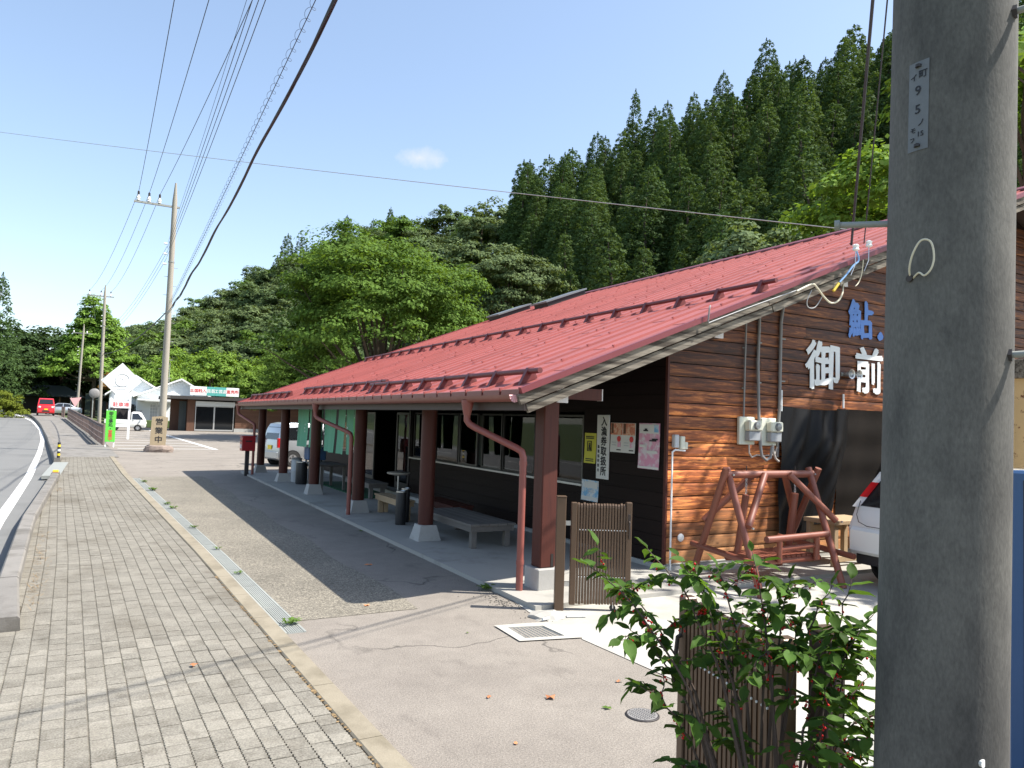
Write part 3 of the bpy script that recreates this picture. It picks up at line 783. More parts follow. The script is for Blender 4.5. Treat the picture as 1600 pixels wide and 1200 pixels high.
# red verge trim and two weathered barge boards at both gables
def along(y0, y1, h0, h1, s0=-.02, s1=SLEN):
    c = [slope_pt(s0, y0, h0), slope_pt(s1, y0, h0), slope_pt(s1, y1, h0), slope_pt(s0, y1, h0), slope_pt(s0, y0, h1), slope_pt(s1, y0, h1), slope_pt(s1, y1, h1), slope_pt(s0, y1, h1)]
    return MB().add(c, [(3, 2, 1, 0), (4, 5, 6, 7), (0, 1, 5, 4), (1, 2, 6, 5), (2, 3, 7, 6), (3, 0, 4, 7)])
for (yy, d) in ((YN, -1), (YF, 1)):
    a, b = sorted((yy + d * .045, yy - d * .015))
    along(a, b, -.03, .036).build('verge_trim', 'roof_trim', roof_o)
    a, b = sorted((yy + d * .012, yy - d * .03))
    for q in range(3):
        along(a, b, -.145, -.035, -.06 + q * 4.1, min(4.03 + q * 4.1, SLEN)).build('barge_board', 'weathered', roof_o)
    a, b = sorted((yy - d * .02, yy - d * .06))
    for q in range(3):
        along(a, b, -.265, -.165, .02 + q * 4.1, min(4.10 + q * 4.1, SLEN)).build('barge_board', 'weathered', roof_o)
# the other half of the near gable's barge boards
for (h0, h1, yo_) in ((-.145, -.035, -.012), (-.265, -.165, .02)):
    MB().add([(XRG, YN + yo_, rz_(XRG) + h0), (XB, YN + yo_, zb + h0), (XB, YN + yo_, zb + h1), (XRG, YN + yo_, rz_(XRG) + h1),
              (XRG, YN + yo_ + .04, rz_(XRG) + h0), (XB, YN + yo_ + .04, zb + h0), (XB, YN + yo_ + .04, zb + h1), (XRG, YN + yo_ + .04, rz_(XRG) + h1)],
             [(0, 1, 2, 3), (7, 6, 5, 4), (0, 4, 5, 1), (3, 2, 6, 7)]).build('barge_board', 'weathered', roof_o)
# fascia along the eave and soffit rafters
MB().box(XE + .06, XE + .10, YN + .03, YF - .03, ZE - .215, ZE - .055).build('fascia', 'fascia', roof_o)
for i in range(42):
    y0 = YN + .25 + i * .455
    c = [(XE + .11, y0, rz_(XE + .11) - .16), (XW, y0, rz_(XW) - .16), (XW, y0 + .05, rz_(XW) - .16), (XE + .11, y0 + .05, rz_(XE + .11) - .16)]
    MB().add(c + [(x, y_, z + .088) for x, y_, z in c], [(3, 2, 1, 0), (0, 1, 5, 4), (2, 3, 7, 6), (3, 0, 4, 7)]).build('rafter', 'soffit', roof_o)
# purlins with pale painted ends under the near verge
for x in (4.62, XW + .28, 9.6, 12.4):
    zt = rz_(x) - .20
    pu = MB().box(x - .07, x + .07, YN + .22, YF - .2, zt - .17, zt).build('purlin', 'post_red' if x < 5 else 'soffit', roof_o)
    MB().box(x - .072, x + .072, YN + .21, YN + .235, zt - .172, zt + .002).build('painted_end', 'rafter_white', pu)
# snow guards: pipes on brackets
def guard(x, y0, y1, nb):
    g = thing_part = obj('snow_guard', MB().tube([(x, y0, rz_(x) + .125), (x, y1, rz_(x) + .125)], .034, 10).mesh('snow_guard', 'guard_red', True), roof_o)
    for k in range(nb):
        y = y0 + .25 + (y1 - y0 - .5) * k / (nb - 1)
        m = MB()
        m.add([(x - .13, y - .03, rz_(x - .13) + .01), (x - .02, y - .03, rz_(x) + .165), (x + .05, y - .03, rz_(x) + .17), (x + .10, y - .03, rz_(x + .10) + .01),
               (x - .13, y + .03, rz_(x - .13) + .01), (x - .02, y + .03, rz_(x) + .165), (x + .05, y + .03, rz_(x) + .17), (x + .10, y + .03, rz_(x + .10) + .01)],
              [(0, 1, 2, 3), (7, 6, 5, 4), (0, 4, 5, 1), (1, 5, 6, 2), (2, 6, 7, 3)])
        m.build('bracket', 'guard_red', g)
guard(4.24, 6.95, 12.85, 8); guard(4.42, 12.5, 18.6, 8); guard(4.22, 19.2, 24.9, 7)
guard(8.05, 6.98, 25.2, 22)
# low skylight boxes lying on the slope near the far verge
for (s0, s1, y0, y1) in ((9.55, 10.95, 24.0, 24.9), (10.2, 11.9, 21.6, 22.5)):
    c = [slope_pt(s, y, h) for h in (0, .16) for (s, y) in ((s0, y0), (s1, y0), (s1, y1), (s0, y1))]
    sk = MB().add(c, [(3, 2, 1, 0), (0, 1, 5, 4), (1, 2, 6, 5), (2, 3, 7, 6), (3, 0, 4, 7), (4, 5, 6, 7)]).build('skylight', 'frame_dark', roof_o)
    c = [slope_pt(s, y, h) for h in (.165, .22) for (s, y) in ((s0 - .06, y0 - .06), (s1 + .06, y0 - .06), (s1 + .06, y1 + .06), (s0 - .06, y1 + .06))]
    MB().add(c, [(3, 2, 1, 0), (0, 1, 5, 4), (1, 2, 6, 5), (2, 3, 7, 6), (3, 0, 4, 7), (4, 5, 6, 7)]).build('lid', 'skylight_lid', sk)
# half-round gutter with end plates
gm = MB(); gx, gz = XE - .055, ZE - .05
vs = []; n = 10
for y in (YN + .06, YF - .06):
    for k in range(n + 1):
        t = math.pi + math.pi * k / n
        vs.append((gx + .062 * math.cos(t), y, gz + .075 * math.sin(t)))
    for k in range(n, -1, -1):
        t = math.pi + math.pi * k / n
        vs.append((gx + .056 * math.cos(t), y, gz + .068 * math.sin(t)))
q = 2 * (n + 1)
gm.add(vs, [(i, i + 1, i + 1 + q, i + q) for i in range(q - 1)] + [tuple(range(q)), tuple(range(2 * q - 1, q - 1, -1))])
gut = gm.build('gutter', 'gutter', roof_o, smooth=True)
# fluted gutter end seen at the corner
m = MB()
for k in range(7):
    t = math.pi + math.pi * (k + .5) / 7
    m.add([(gx, YN + .045, gz), (gx + .066 * math.cos(t - .2), YN + .05, gz + .08 * math.sin(t - .2)), (gx + .07 * math.cos(t), YN + .03, gz + .085 * math.sin(t)), (gx + .066 * math.cos(t + .2), YN + .05, gz + .08 * math.sin(t + .2))], [(0, 1, 2), (0, 2, 3)])
m.build('end_plate', 'sign_pink', gut)
# downpipes: funnel, slanting neck, upright pipe
def downpipe(y, yt, xt):
    d = thing_ = MB().lathe([(.045, -.15), (.06, -.08), (.075, -.01), (.075, .03)], (gx, y, gz - .08), 12).build('hopper', 'pipe_red', roof_o, True)
    pts = [(gx, y, gz - .20), (gx, y, gz - .29), (gx + .03, y - .02, gz - .34), (gx + .08, y + (yt - y) * .12, gz - .38), (xt - .06, yt - (yt - y) * .10, gz - .60), (xt - .015, yt - (yt - y) * .02, gz - .64), (xt, yt, gz - .71), (xt, yt, gz - .9), (xt, yt, .05)]
    p = MB().tube(pts, .042, 12).build('downpipe', 'pipe_red', roof_o, True)
    for z in (gz - .80, .35): MB().tube([(xt, yt, z), (xt, yt, z + .05)], .047, 12).build('collar', 'pipe_red', p, True)
downpipe(8.05, 7.40, 4.32); downpipe(15.35, 14.30, 4.36); downpipe(25.35, 24.4, 4.26)

# porch posts on concrete footings
for k, y in enumerate((7.44, 11.06, 14.66, 18.26, 21.8, 25.3)):
    x = 4.66
    if k == 0:
        po = MB().bbox(x - .105, x + .105, y - .105, y + .105, .30, 2.42, .012).build('post', 'post_red', shop)
        MB().bbox(x - .16, x + .16, y - .16, y + .16, .03, .298, .01).build('footing', 'concrete_block', po)
        MB().box(x + .04, x + .075, y - .109, y - .104, .31, .46).build('notch', 'frame_dark', po)
    else:
        po = MB().tube([(x, y, .30), (x, y, 2.42)], .125, 20).build('post', 'post_red', shop, True)
        m = MB(); vs = []
        for (h, z) in ((.20, .03), (.135, .298)): vs += [(x - h, y - h, z), (x + h, y - h, z), (x + h, y + h, z), (x - h, y + h, z)]
        m.add(vs, [(3, 2, 1, 0), (4, 5, 6, 7)] + [(i, (i + 1) % 4, (i + 1) % 4 + 4, i + 4) for i in range(4)])
        m.build('footing', 'concrete_block', po)
    tb_ = MB().box(x + .10, XW if k else 5.42, y - .05, y + .05, 2.30, 2.44).build('tie_beam', 'post_red', shop)
    if k == 0: MB().box(5.421, 5.435, y - .052, y + .052, 2.297, 2.443).build('painted_end', 'rafter_white', tb_)
MB().box(4.60, 4.72, YN + .3, YF - .3, 2.425, 2.56).build('eave_beam', 'post_red', shop)

# front wall: dark boards with a run of windows and an entrance
WIN = [(9.74, 10.72), (11.25, 12.46), (12.56, 13.42), (13.56, 14.46), (14.56, 15.8), (15.86, 17.10)]
ZS, ZH = 1.05, 2.15
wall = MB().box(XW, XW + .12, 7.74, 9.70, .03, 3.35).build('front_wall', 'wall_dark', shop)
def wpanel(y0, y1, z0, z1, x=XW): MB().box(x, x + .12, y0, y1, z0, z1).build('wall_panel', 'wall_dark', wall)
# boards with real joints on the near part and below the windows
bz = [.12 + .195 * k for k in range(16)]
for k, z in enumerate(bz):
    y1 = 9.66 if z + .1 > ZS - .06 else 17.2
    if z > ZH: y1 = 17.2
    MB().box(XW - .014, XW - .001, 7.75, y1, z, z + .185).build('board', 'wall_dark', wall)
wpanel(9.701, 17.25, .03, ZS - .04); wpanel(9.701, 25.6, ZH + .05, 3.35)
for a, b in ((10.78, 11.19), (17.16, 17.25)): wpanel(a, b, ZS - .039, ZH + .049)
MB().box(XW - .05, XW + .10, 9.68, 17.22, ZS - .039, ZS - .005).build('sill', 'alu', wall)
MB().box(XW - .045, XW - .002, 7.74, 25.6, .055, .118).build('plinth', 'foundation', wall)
def window(y0, y1, z0, z1, x, glass=True, curtain=None, fm='alu_dark', fw=.035):
    w = MB()
    w.box(x, x + .05, y0, y0 + fw, z0, z1); w.box(x, x + .05, y1 - fw, y1, z0, z1); w.box(x + .001, x + .049, y0 + fw, y1 - fw, z1 - fw, z1); w.box(x + .001, x + .049, y0 + fw, y1 - fw, z0, z0 + fw)
    o = w.build('window', fm, shop)
    MB().box(x + .02, x + .026, y0 + fw, y1 - fw, z0 + fw, z1 - fw).build('pane', 'window_glass', o)
    if curtain:
        m = MB(); n = 24; vs = []
        for i in range(n + 1):
            yy = y0 + fw + (y1 - y0 - 2 * fw) * i / n; xx = x + .16 + .02 * math.sin(i * 2.3)
            vs += [(xx, yy, z0 + .02), (xx, yy, z1 - .03)]
        m.add(vs, [(2 * i, 2 * i + 1, 2 * i + 3, 2 * i + 2) for i in range(n)]); m.build('curtain', curtain, o)
    return o
window(9.74, 10.74, ZS, ZH, XW + .02, curtain='curtain_grey')
for i, (a, b) in enumerate(WIN[1:]):
    window(a, b, ZS, ZH, XW + .02 + .028 * (i % 2), curtain='curtain_grey' if i in (1, 2) else None, fm='alu_dark' if i in (1, 2) else 'frame_dark')
# entrance with glazed sliding doors
MB().box(XW - .02, XW + .14, 17.26, 17.36, .05, ZH + .049).build('door_jamb', 'frame_dark', wall)
def door(y0, y1, x, fm):
    w = MB(); z0, z1 = .12, ZH
    w.box(x, x + .045, y0, y0 + .06, z0, z1); w.box(x, x + .045, y1 - .06, y1, z0, z1); w.box(x + .001, x + .044, y0 + .06, y1 - .06, z1 - .06, z1); w.box(x + .001, x + .044, y0 + .06, y1 - .06, z0, z0 + .22)
    o = w.build('sliding_door', fm, shop)
    MB().box(x + .02, x + .026, y0 + .06, y1 - .06, z0 + .22, z1 - .06).build('pane', 'window_glass', o)
door(17.4, 18.35, XW + .02, 'alu_dark'); door(20.2, 21.1, XW + .05, 'alu_dark')
for a, b in ((21.2, 25.6),): wpanel(a, b, .03, ZH + .049)
window(21.5, 23.3, .9, 2.05, XW - .03, curtain='curtain_grey')
# paper with a pink flower motif behind the right door pane
ps = thing('door_poster', 'pale poster with a pink flower motif behind the sliding door glass', 'poster', (XW + .09, 17.7, 1.2))
MB().box(XW + .09, XW + .094, 17.5, 17.95, .95, 2.02).build('sheet', 'paper_white', ps)
m = MB()
for k in range(5):
    t = k * 2 * math.pi / 5
    m.lathe([(.055, 0), (.055, .003)], (XW + .082, 17.74 + .06 * math.cos(t), 1.76 + .06 * math.sin(t)), 8, 'x')
m.build('flower_print', 'paper_pink', ps)
# room behind the glass
room = MB()
room.add([(XW + .13, 9.7, .06), (11.5, 9.7, .06), (11.5, 25, .06), (XW + .13, 25, .06), (XW + .13, 9.7, 2.7), (11.5, 9.7, 2.7), (11.5, 25, 2.7), (XW + .13, 25, 2.7)],
         [(0, 1, 2, 3), (7, 6, 5, 4), (1, 5, 6, 2), (0, 4, 5, 1), (3, 2, 6, 7)])
room.build('interior_room', 'room_dark', shop)
# pale sheet added for the reflection of a sign in the window
nt_o = thing('sign_reflection', 'pale green pennant sheet imitating a sign reflected in the open window', 'notice', (XW + .35, 15.2, 1.4))
MB().add([(XW + .35, 14.75, 2.05), (XW + .35, 15.5, 2.05), (XW + .35, 15.75, 1.62), (XW + .35, 14.85, 1.20), (XW + .356, 14.75, 2.05), (XW + .356, 15.5, 2.05), (XW + .356, 15.75, 1.62), (XW + .356, 14.85, 1.20)],
         [(0, 1, 2, 3), (7, 6, 5, 4), (0, 4, 5, 1), (1, 5, 6, 2), (2, 6, 7, 3), (3, 7, 4, 0)]).build('sheet', 'sign_white', nt_o)
# red strip banner inside
tag(MB().box(XW + .11, XW + .115, 16.5, 16.62, 1.55, 2.08).build('paper_strip', 'ink_red'), 'narrow red paper strip inside the window next to the entrance', 'paper strip')

# gable wall: individual cladding boards
gw = MB().box(XW + .02, 24.2, YW + .02, YW + .14, .12, 2.35)
gw.add([(XW + .02, YW + .02, 2.35), (24.2, YW + .02, 2.35), (24.2, YW + .02, rz_(XRG) - (24.2 - XRG) * SL - .2), (XRG, YW + .02, rz_(XRG) - .2), (XW + .02, YW + .02, rz_(XW) - .2)], [(0, 1, 2, 3, 4)])
gwo = gw.build('gable_wall', 'wall_dark', shop)
rb = random.Random(5)
PH = .185
k = 0; z = .13
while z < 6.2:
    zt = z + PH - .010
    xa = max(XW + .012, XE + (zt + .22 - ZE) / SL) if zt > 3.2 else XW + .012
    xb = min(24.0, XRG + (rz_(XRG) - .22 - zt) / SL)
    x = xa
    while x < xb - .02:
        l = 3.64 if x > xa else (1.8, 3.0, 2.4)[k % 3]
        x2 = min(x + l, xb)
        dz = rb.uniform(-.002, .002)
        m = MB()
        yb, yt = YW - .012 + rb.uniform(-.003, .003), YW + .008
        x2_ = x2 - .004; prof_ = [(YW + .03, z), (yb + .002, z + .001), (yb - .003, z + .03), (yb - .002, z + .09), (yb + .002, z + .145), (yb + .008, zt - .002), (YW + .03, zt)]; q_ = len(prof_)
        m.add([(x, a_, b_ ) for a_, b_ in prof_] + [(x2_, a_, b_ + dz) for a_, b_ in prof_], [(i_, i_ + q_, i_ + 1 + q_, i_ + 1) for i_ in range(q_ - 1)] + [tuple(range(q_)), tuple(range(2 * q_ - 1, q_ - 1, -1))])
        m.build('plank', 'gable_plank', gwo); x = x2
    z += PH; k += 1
MB().box(XW - .02, XW + .012, YW - .03, YW + .02, .12, 3.42).build('corner_board', 'post_red', shop)
MB().box(XW - .03, 24.2, YW - .05, YW + .01, .0, .125).build('footing_beam', 'foundation', shop)
MB().add([(XW, YW - .06, .128), (24.2, YW - .06, .128), (24.2, YW + .02, .14), (XW, YW + .02, .14)], [(0, 1, 2, 3)]).build('flashing', 'galv', shop)
MB().box(10, 24.0, YF - .6, YF - .5, .03, 3.0).build('far_wall', 'wall_dark', shop)
MB().box(23.9, 24.0, YW + .1, YF - .6, .03, 3.0).build('back_wall', 'wall_dark', shop)
# large brush letters painted on the gable
def brush(ch, cx, cz, size, m, sx=1.0):
    o = text('letter', ch, size, M_gable(cx, YW - .030, cz - size * .02), m, gwo, ext=.003, sx=sx)
    me = o.data; n = len(me.vertices); co = np.empty(3 * n); me.vertices.foreach_get('co', co); co = co.reshape(-1, 3); fs = [tuple(q.vertices) for q in me.polygons]
    V = []; F = []
    for k, (dx, dz) in enumerate(((0, 0), (.020, .006), (-.020, -.006), (.008, -.018), (-.008, .018))):
        wob = np.stack([.012 * np.sin(co[:, 2] * 17 + 2 * k), np.zeros(n), .010 * np.sin(co[:, 0] * 19 + k)], 1)
        V += [tuple(q) for q in co + wob + np.array([dx, -.0006 * k, dz])]; F += [tuple(i + k * n for i in f) for f in fs]
    nm_ = MB().add(V, F).mesh('letter', m); o.data = nm_
brush('御', 9.98, 3.02, .80, 'letter_white', 1.05)
brush('前', 11.13, 3.01, .80, 'letter_white', .95)
brush('鮎', 10.90, 3.85, .66, 'letter_blue', 1.0)
brush('・', 11.42, 3.62, .5, 'letter_blue')
# ================================================================== things around the porch
def bench(name, label, x0, x1, y0, y1, zt, m, slats=4, group=None):
    t = thing(name, label, 'bench', ((x0 + x1) / 2, (y0 + y1) / 2, .055), 0, group)
    w = (x1 - x0) / slats
    for k in range(slats): MB().bbox(x0 + k * w + .004, x0 + (k + 1) * w - .004, y0, y1, zt - .035, zt, .004).build('plank', m, t)
    MB().box(x0 + .02, x0 + .055, y0 + .03, y1 - .03, zt - .12, zt - .036).build('rail', m, t)
    MB().box(x1 - .055, x1 - .02, y0 + .03, y1 - .03, zt - .12, zt - .036).build('rail', m, t)
    MB().box(x0 + .056, x1 - .056, y0 + .03, y0 + .065, zt - .12, zt - .036).build('rail', m, t)
    for x in (x0 + .06, x1 - .15):
        for y in (y0 + .08, y1 - .17): MB().bbox(x, x + .09, y, y + .09, .056, zt - .037, .005).build('leg', m, t)
    return t
bench('bench', 'wide low grey wooden bench beside the second post from the folded gate', 4.93, 5.72, 9.95, 12.0, .43, 'grey_wood', 5)
bench('bench', 'narrow pale wooden bench with the tall black ashtray at its end', 4.98, 5.30, 13.1, 14.6, .44, 'tan_wood', 3)
bench('bench', 'reddish wooden bench against the window wall behind the black ashtray', 5.75, 6.2, 12.4, 14.0, .40, 'post_red', 3)
bench('bench', 'dark wooden bench in shade under the green curtain', 5.55, 6.05, 16.7, 18.6, .44, 'grey_wood', 3)
# table under the curtain
tb = thing('table', 'dark wooden table in shade behind the hanging green cloths', 'table', (5.3, 19.4, .055))
MB().bbox(4.95, 5.7, 18.9, 20.3, .68, .73, .006).build('top', 'grey_wood', tb)
for x in (5.0, 5.6):
    for y in (18.95, 20.2): MB().box(x, x + .07, y, y + .07, .056, .679).build('leg', 'grey_wood', tb)
def ashtray(label, x, y, h, r, group=None):
    t = thing('ashtray_stand', label, 'ashtray', (x, y, .056), 0, group)
    MB().lathe([(r * .95, 0), (r, .02), (r, h - .03), (r * .97, h - .01)], (x, y, .056), 20).build('body', 'black_plastic', t, True)
    MB().lathe([(r * .6, 0), (r * 1.02, 0), (r * 1.02, .02), (r * .75, .025), (r * .7, .008)], (x, y, .056 + h - .01), 20).build('rim', 'steel', t, True)
ashtray('tall black cylinder ashtray with steel rim at the end of the pale bench', 4.86, 12.72, .60, .095)
ashtray('black cylinder bin standing at the second post from the red mail box', 4.98, 20.9, .62, .16)
ashtray('slim black cylinder ashtray half hidden behind the taller one', 5.06, 13.02, .62, .08)
# round pedestal table by the entrance
t = thing('pedestal_table', 'round topped pedestal stand before the glass sliding doors', 'table', (6.1, 16.2, .056))
MB().lathe([(.16, 0), (.16, .02), (.05, .035)], (6.1, 16.2, .056), 18).build('foot', 'steel', t, True)
MB().tube([(6.1, 16.2, .08), (6.1, 16.2, .66)], .022, 10).build('stem', 'steel', t, True)
MB().lathe([(.05, 0), (.24, .03), (.27, .05), (.27, .08), (.25, .085)], (6.1, 16.2, .66), 22).build('top', 'pvc_pale', t, True)
# green mat before the doors
tag(MB().box(5.5, XW - .06, 17.0, 21.4, .056, .075).build('door_mat', 'mat_green'), 'dark green mat laid along the entrance doors', 'mat')
tag(MB().bbox(6.35, XW - .05, 14.9, 21.6, .077, .19, .01).build('door_step', 'foundation'), 'low pale concrete step running under the sliding doors', 'step')
# pale drum and water jug rack behind the fifth post
t = thing('drum', 'pale grey plastic drum behind the post beside the black bin', 'drum', (4.98, 21.55, .056))
MB().lathe([(.13, 0), (.15, .03), (.15, .30), (.16, .32), (.15, .34), (.15, .62), (.135, .66)], (4.98, 21.55, .056), 18).build('body', 'ink_faint', t, True)
MB().lathe([(.155, 0), (.155, .035), (.10, .05)], (4.98, 21.55, .71), 18).build('lid', 'pvc_grey', t, True)
t = thing('cool_box', 'navy blue crate on a stand under the left green curtain', 'crate', (5.3, 20.75, .056))
MB().bbox(5.05, 5.55, 20.5, 21.0, .75, 1.12, .02).build('box', 'blue_panel', t)
MB().bbox(5.04, 5.56, 20.49, 21.01, 1.121, 1.16, .01).build('lid', 'paper_white', t)
for x in (5.08, 5.46):
    for y in (20.53, 20.92): MB().box(x, x + .05, y, y + .05, .056, .749).build('leg', 'galv', t)

# green shop curtains hung between posts
def noren(label, y0, y1, panels, seed):
    t = thing('shop_curtain', label, 'curtain', (4.82, (y0 + y1) / 2, 2.2), 0, 'green cloth curtains hung along the porch')
    MB().tube([(4.82, y0 - .05, 2.235), (4.82, y1 + .05, 2.235)], .015, 8).build('rod', 'tan_wood', t, True)
    r = random.Random(seed); w = (y1 - y0) / panels
    for k in range(panels):
        a, b = y0 + k * w + .01, y0 + (k + 1) * w - .012; nu, nv = 9, 8; vs = []
        ph = r.uniform(0, 6); drop = r.uniform(-.03, .03); sway = r.uniform(-.03, .03)
        for j in range(nv + 1):
            q = j / nv
            for i in range(nu + 1):
                u = i / nu
                yy = a + (b - a) * u; yy = (a + b) / 2 + (yy - (a + b) / 2) * (1 - .07 * q)
                vs.append((4.82 + (.030 * q + .008) * math.sin(u * 7 + ph) + sway * q * q, yy + .02 * q * math.sin(ph), 2.235 - (1.08 + drop) * q))
        n = nu + 1
        cl = MB().add(vs, [(j * n + i, j * n + i + 1, (j + 1) * n + i + 1, (j + 1) * n + i) for j in range(nv) for i in range(nu)]).build('cloth_panel', 'noren', t, True)
        if k % 2 == 1:     # small white brush marks
            m = MB(); cy = (a + b) / 2
            for q in range(3):
                z = 1.72 - q * .09
                m.box(4.765, 4.768, cy - .03 + .02 * (q % 2), cy + .012 + .02 * (q % 2), z, z + .045)
            m.build('brush_mark', 'letter_white', cl)
noren('green cloth curtain hung nearest the slanting middle downpipe', 15.15, 16.85, 3, 1)
noren('green cloth curtain in the middle of the three, behind the round post', 17.05, 18.75, 3, 2)
noren('green cloth curtain hung nearest the red mail box', 19.2, 21.0, 4, 3)

# red mail box on a post
t = thing('mail_box', 'red mail box on a dark post at the far porch corner', 'mail box', (4.10, 24.55, 0))
m = MB(); pr = [(-.20, .80), (.20, .80), (.20, 1.20), (.17, 1.24), (-.17, 1.24), (-.20, 1.20)]
m.prism(pr, lambda a, b, c: (4.10 + a, 24.55 + c, b), -.22, .22); m.build('box', 'post_box', t)
MB().bbox(3.88, 4.32, 24.30, 24.80, 1.242, 1.28, .008).build('roof_lid', 'post_box', t)
MB().box(3.893, 3.899, 24.40, 24.70, 1.09, 1.13).build('slot', 'black_plastic', t)
MB().box(4.0, 4.2, 24.322, 24.328, 1.09, 1.13).build('slot', 'black_plastic', t)
MB().box(3.892, 3.899, 24.44, 24.66, .88, 1.0).build('label_plate', 'paper_white', t)
MB().bbox(4.04, 4.16, 24.49, 24.61, .0, .799, .008).build('post', 'bolt_dark', t)

# posters on the dark front wall
def poster(name, label, y0, y1, z0, z1, m, cat='poster'):
    t = thing(name, label, cat, (XW - .02, (y0 + y1) / 2, z0))
    # slightly curled sheet with thickness
    n = 6; vs = []
    for (dx) in (0, -.003):
        for j in range(n + 1):
            q = j / n
            for y in (y1, y0): vs.append((XW - .018 + dx - .012 * (q ** 3), y, z1 + (z0 - z1) * q))
    k = 2 * (n + 1)
    fs = [(2 * j, 2 * j + 1, 2 * j + 3, 2 * j + 2) for j in range(n)] + [(k + 2 * j + 2, k + 2 * j + 3, k + 2 * j + 1, k + 2 * j) for j in range(n)]
    MB().add(vs, fs).build('sheet', m, t)
    return t
XP = XW - .030
def pbox(t, name, y0, y1, z0, z1, m, d=0.0): return MB().box(XP - d - .003, XP - d, y0, y1, z0, z1).build(name, m, t)
t = poster('notice', 'yellow notice with a framed figure beside the white vertical sign', 9.33, 9.64, 1.39, 1.865, 'paper_yellow', 'notice')
fr = MB(); fy0, fy1, fz0, fz1 = 9.44, 9.55, 1.58, 1.74
for a in ((fy0, fy1, fz0, fz0 + .01), (fy0, fy1, fz1 - .01, fz1), (fy0, fy0 + .01, fz0, fz1), (fy1 - .01, fy1, fz0, fz1)): fr.box(XP - .006, XP, a[0], a[1], a[2], a[3])
fr.lathe([(.014, 0), (.014, .005)], (XP - .005, 9.49, 1.70), 8, 'x'); fr.box(XP - .006, XP, 9.475, 9.505, 1.64, 1.685); fr.box(XP - .006, XP, 9.465, 9.482, 1.595, 1.64); fr.box(XP - .006, XP, 9.498, 9.515, 1.60, 1.64)
fr.build('framed_figure', 'ink_black', t)
for z in (1.80, 1.775, 1.45, 1.42): pbox(t, 'text_line', 9.38, 9.59, z, z + .014, 'ink_black', .002)
t = thing('hanging_sign', 'tall white sign with black vertical lettering on the dark wall', 'sign', (XW - .03, 9.14, 1.18))
MB().bbox(XW - .042, XW - .018, 8.985, 9.29, 1.17, 2.155, .004).build('board', 'paper_white', t)
for i, ch in enumerate('入漁券取扱所'):
    text('letter', ch, .148, M_front(XW - .0435, 9.105, 2.045 - i * .152), 'ink_black', t, bold=.004, ext=.0015)
for i, ch in enumerate('漁業協同組合'):
    text('letter', ch, .052, M_front(XW - .0435, 9.235, 1.66 - i * .072), 'ink_black', t, bold=.001, ext=.0015)
t = poster('poster', 'paired autumn foliage poster between the white sign and the pink poster', 8.37, 8.96, 1.60, 2.04, 'paper_white')
for y0 in (8.38, 8.675):
    pbox(t, 'picture', y0, y0 + .28, 1.86, 2.035, 'paper_autumn', -.006)
    pbox(t, 'picture', y0 + .21, y0 + .26, 1.88, 2.03, 'shop_brown', -.003)
    MB().lathe([(.045, 0), (.045, .003)], (XP - .004, y0 + .07, 1.80), 10, 'x').build('badge', 'ink_red', t)
    pbox(t, 'picture', y0 + .03, y0 + .10, 1.68, 1.75, 'paper_pink')
    for z in (1.74, 1.70): pbox(t, 'text_line', y0 + .14, y0 + .24, z, z + .012, 'ink_faint')
    pbox(t, 'text_line', y0 + .02, y0 + .12, 1.63, 1.645, 'ink_black', .002)
t = poster('poster', 'pink and white poster next to the wall corner', 7.84, 8.29, 1.40, 2.045, 'paper_pink')
pbox(t, 'picture', 7.86, 8.27, 1.90, 2.03, 'paper_white', -.005)
pbox(t, 'picture', 7.86, 7.95, 1.92, 2.02, 'paper_blue', -.002)
for k, (a, b, z) in enumerate(((8.08, 8.18, 1.93), (8.1, 8.15, 1.95), (7.90, 8.05, 1.79), (7.87, 7.99, 1.81))): pbox(t, 'brush_stroke', a, b, z, z + .02, 'ink_black', .001)
pbox(t, 'text_line', 8.12, 8.26, 1.70, 1.74, 'paper_white', .001); pbox(t, 'text_line', 7.88, 8.1, 1.62, 1.66, 'paper_white', .001)
pbox(t, 'margin', 7.845, 8.285, 1.405, 1.435, 'paper_white', .005)
t = poster('poster', 'small blue and white poster low on the wall behind the folded gate', 9.24, 9.69, .80, 1.125, 'paper_blue')
pbox(t, 'picture', 9.26, 9.60, 1.0, 1.10, 'paper_white', -.004); pbox(t, 'picture', 9.26, 9.67, .81, .87, 'paper_white', .003)
for z in (.97, .94): pbox(t, 'text_line', 9.35, 9.5, z, z + .010, 'ink_faint', .002)

# ------------------------------------------------------------------ gable fittings
def meter(label, x0, x1, z0, z1, cx):
    t = thing('electric_meter', label, 'electric meter', ((x0 + x1) / 2, YW - .1, z0))
    MB().bbox(x0, x1, YW - .075, YW - .016, z0, z1, .012).build('back_board', 'meter_cream', t)
    MB().bbox(x0 + .10, x1 + .015, YW - .17, YW - .076, z0 + .06, z0 + .20, .012).build('terminal_box', 'meter_grey', t)
    MB().bbox(x0 + .09, x1 + .03, YW - .19, YW - .076, z0 + .205, z0 + .36, .02).build('housing', 'meter_cream', t)
    MB().lathe([(.058, 0), (.058, -.02), (.048, -.038), (.01, -.042)], ((x0 + x1) / 2 + .06, YW - .19, z0 + .285), 16, 'y').build('dial_glass', 'meter_glass', t, True)
    return t
meter('cream electric meter left of the pair on the wooden gable', 8.10, 8.42, 1.78, 2.19, 0)
meter('cream electric meter right of the pair, against the black sheet', 8.55, 8.87, 1.77, 2.185, 0)
def conduit(label, pts, r, m='pvc_grey', clips=()):
    t = thing('conduit', label, 'conduit', pts[-1], 0)
    MB().tube(pts, r, 8).build('pipe', m, t, True)
    for z in clips:
        x = pts[1][0]
        MB().box(x - r - .014, x + r + .014, YW - .034, YW - .012, z, z + .018).build('clip', 'galv', t)
yc = YW - .045
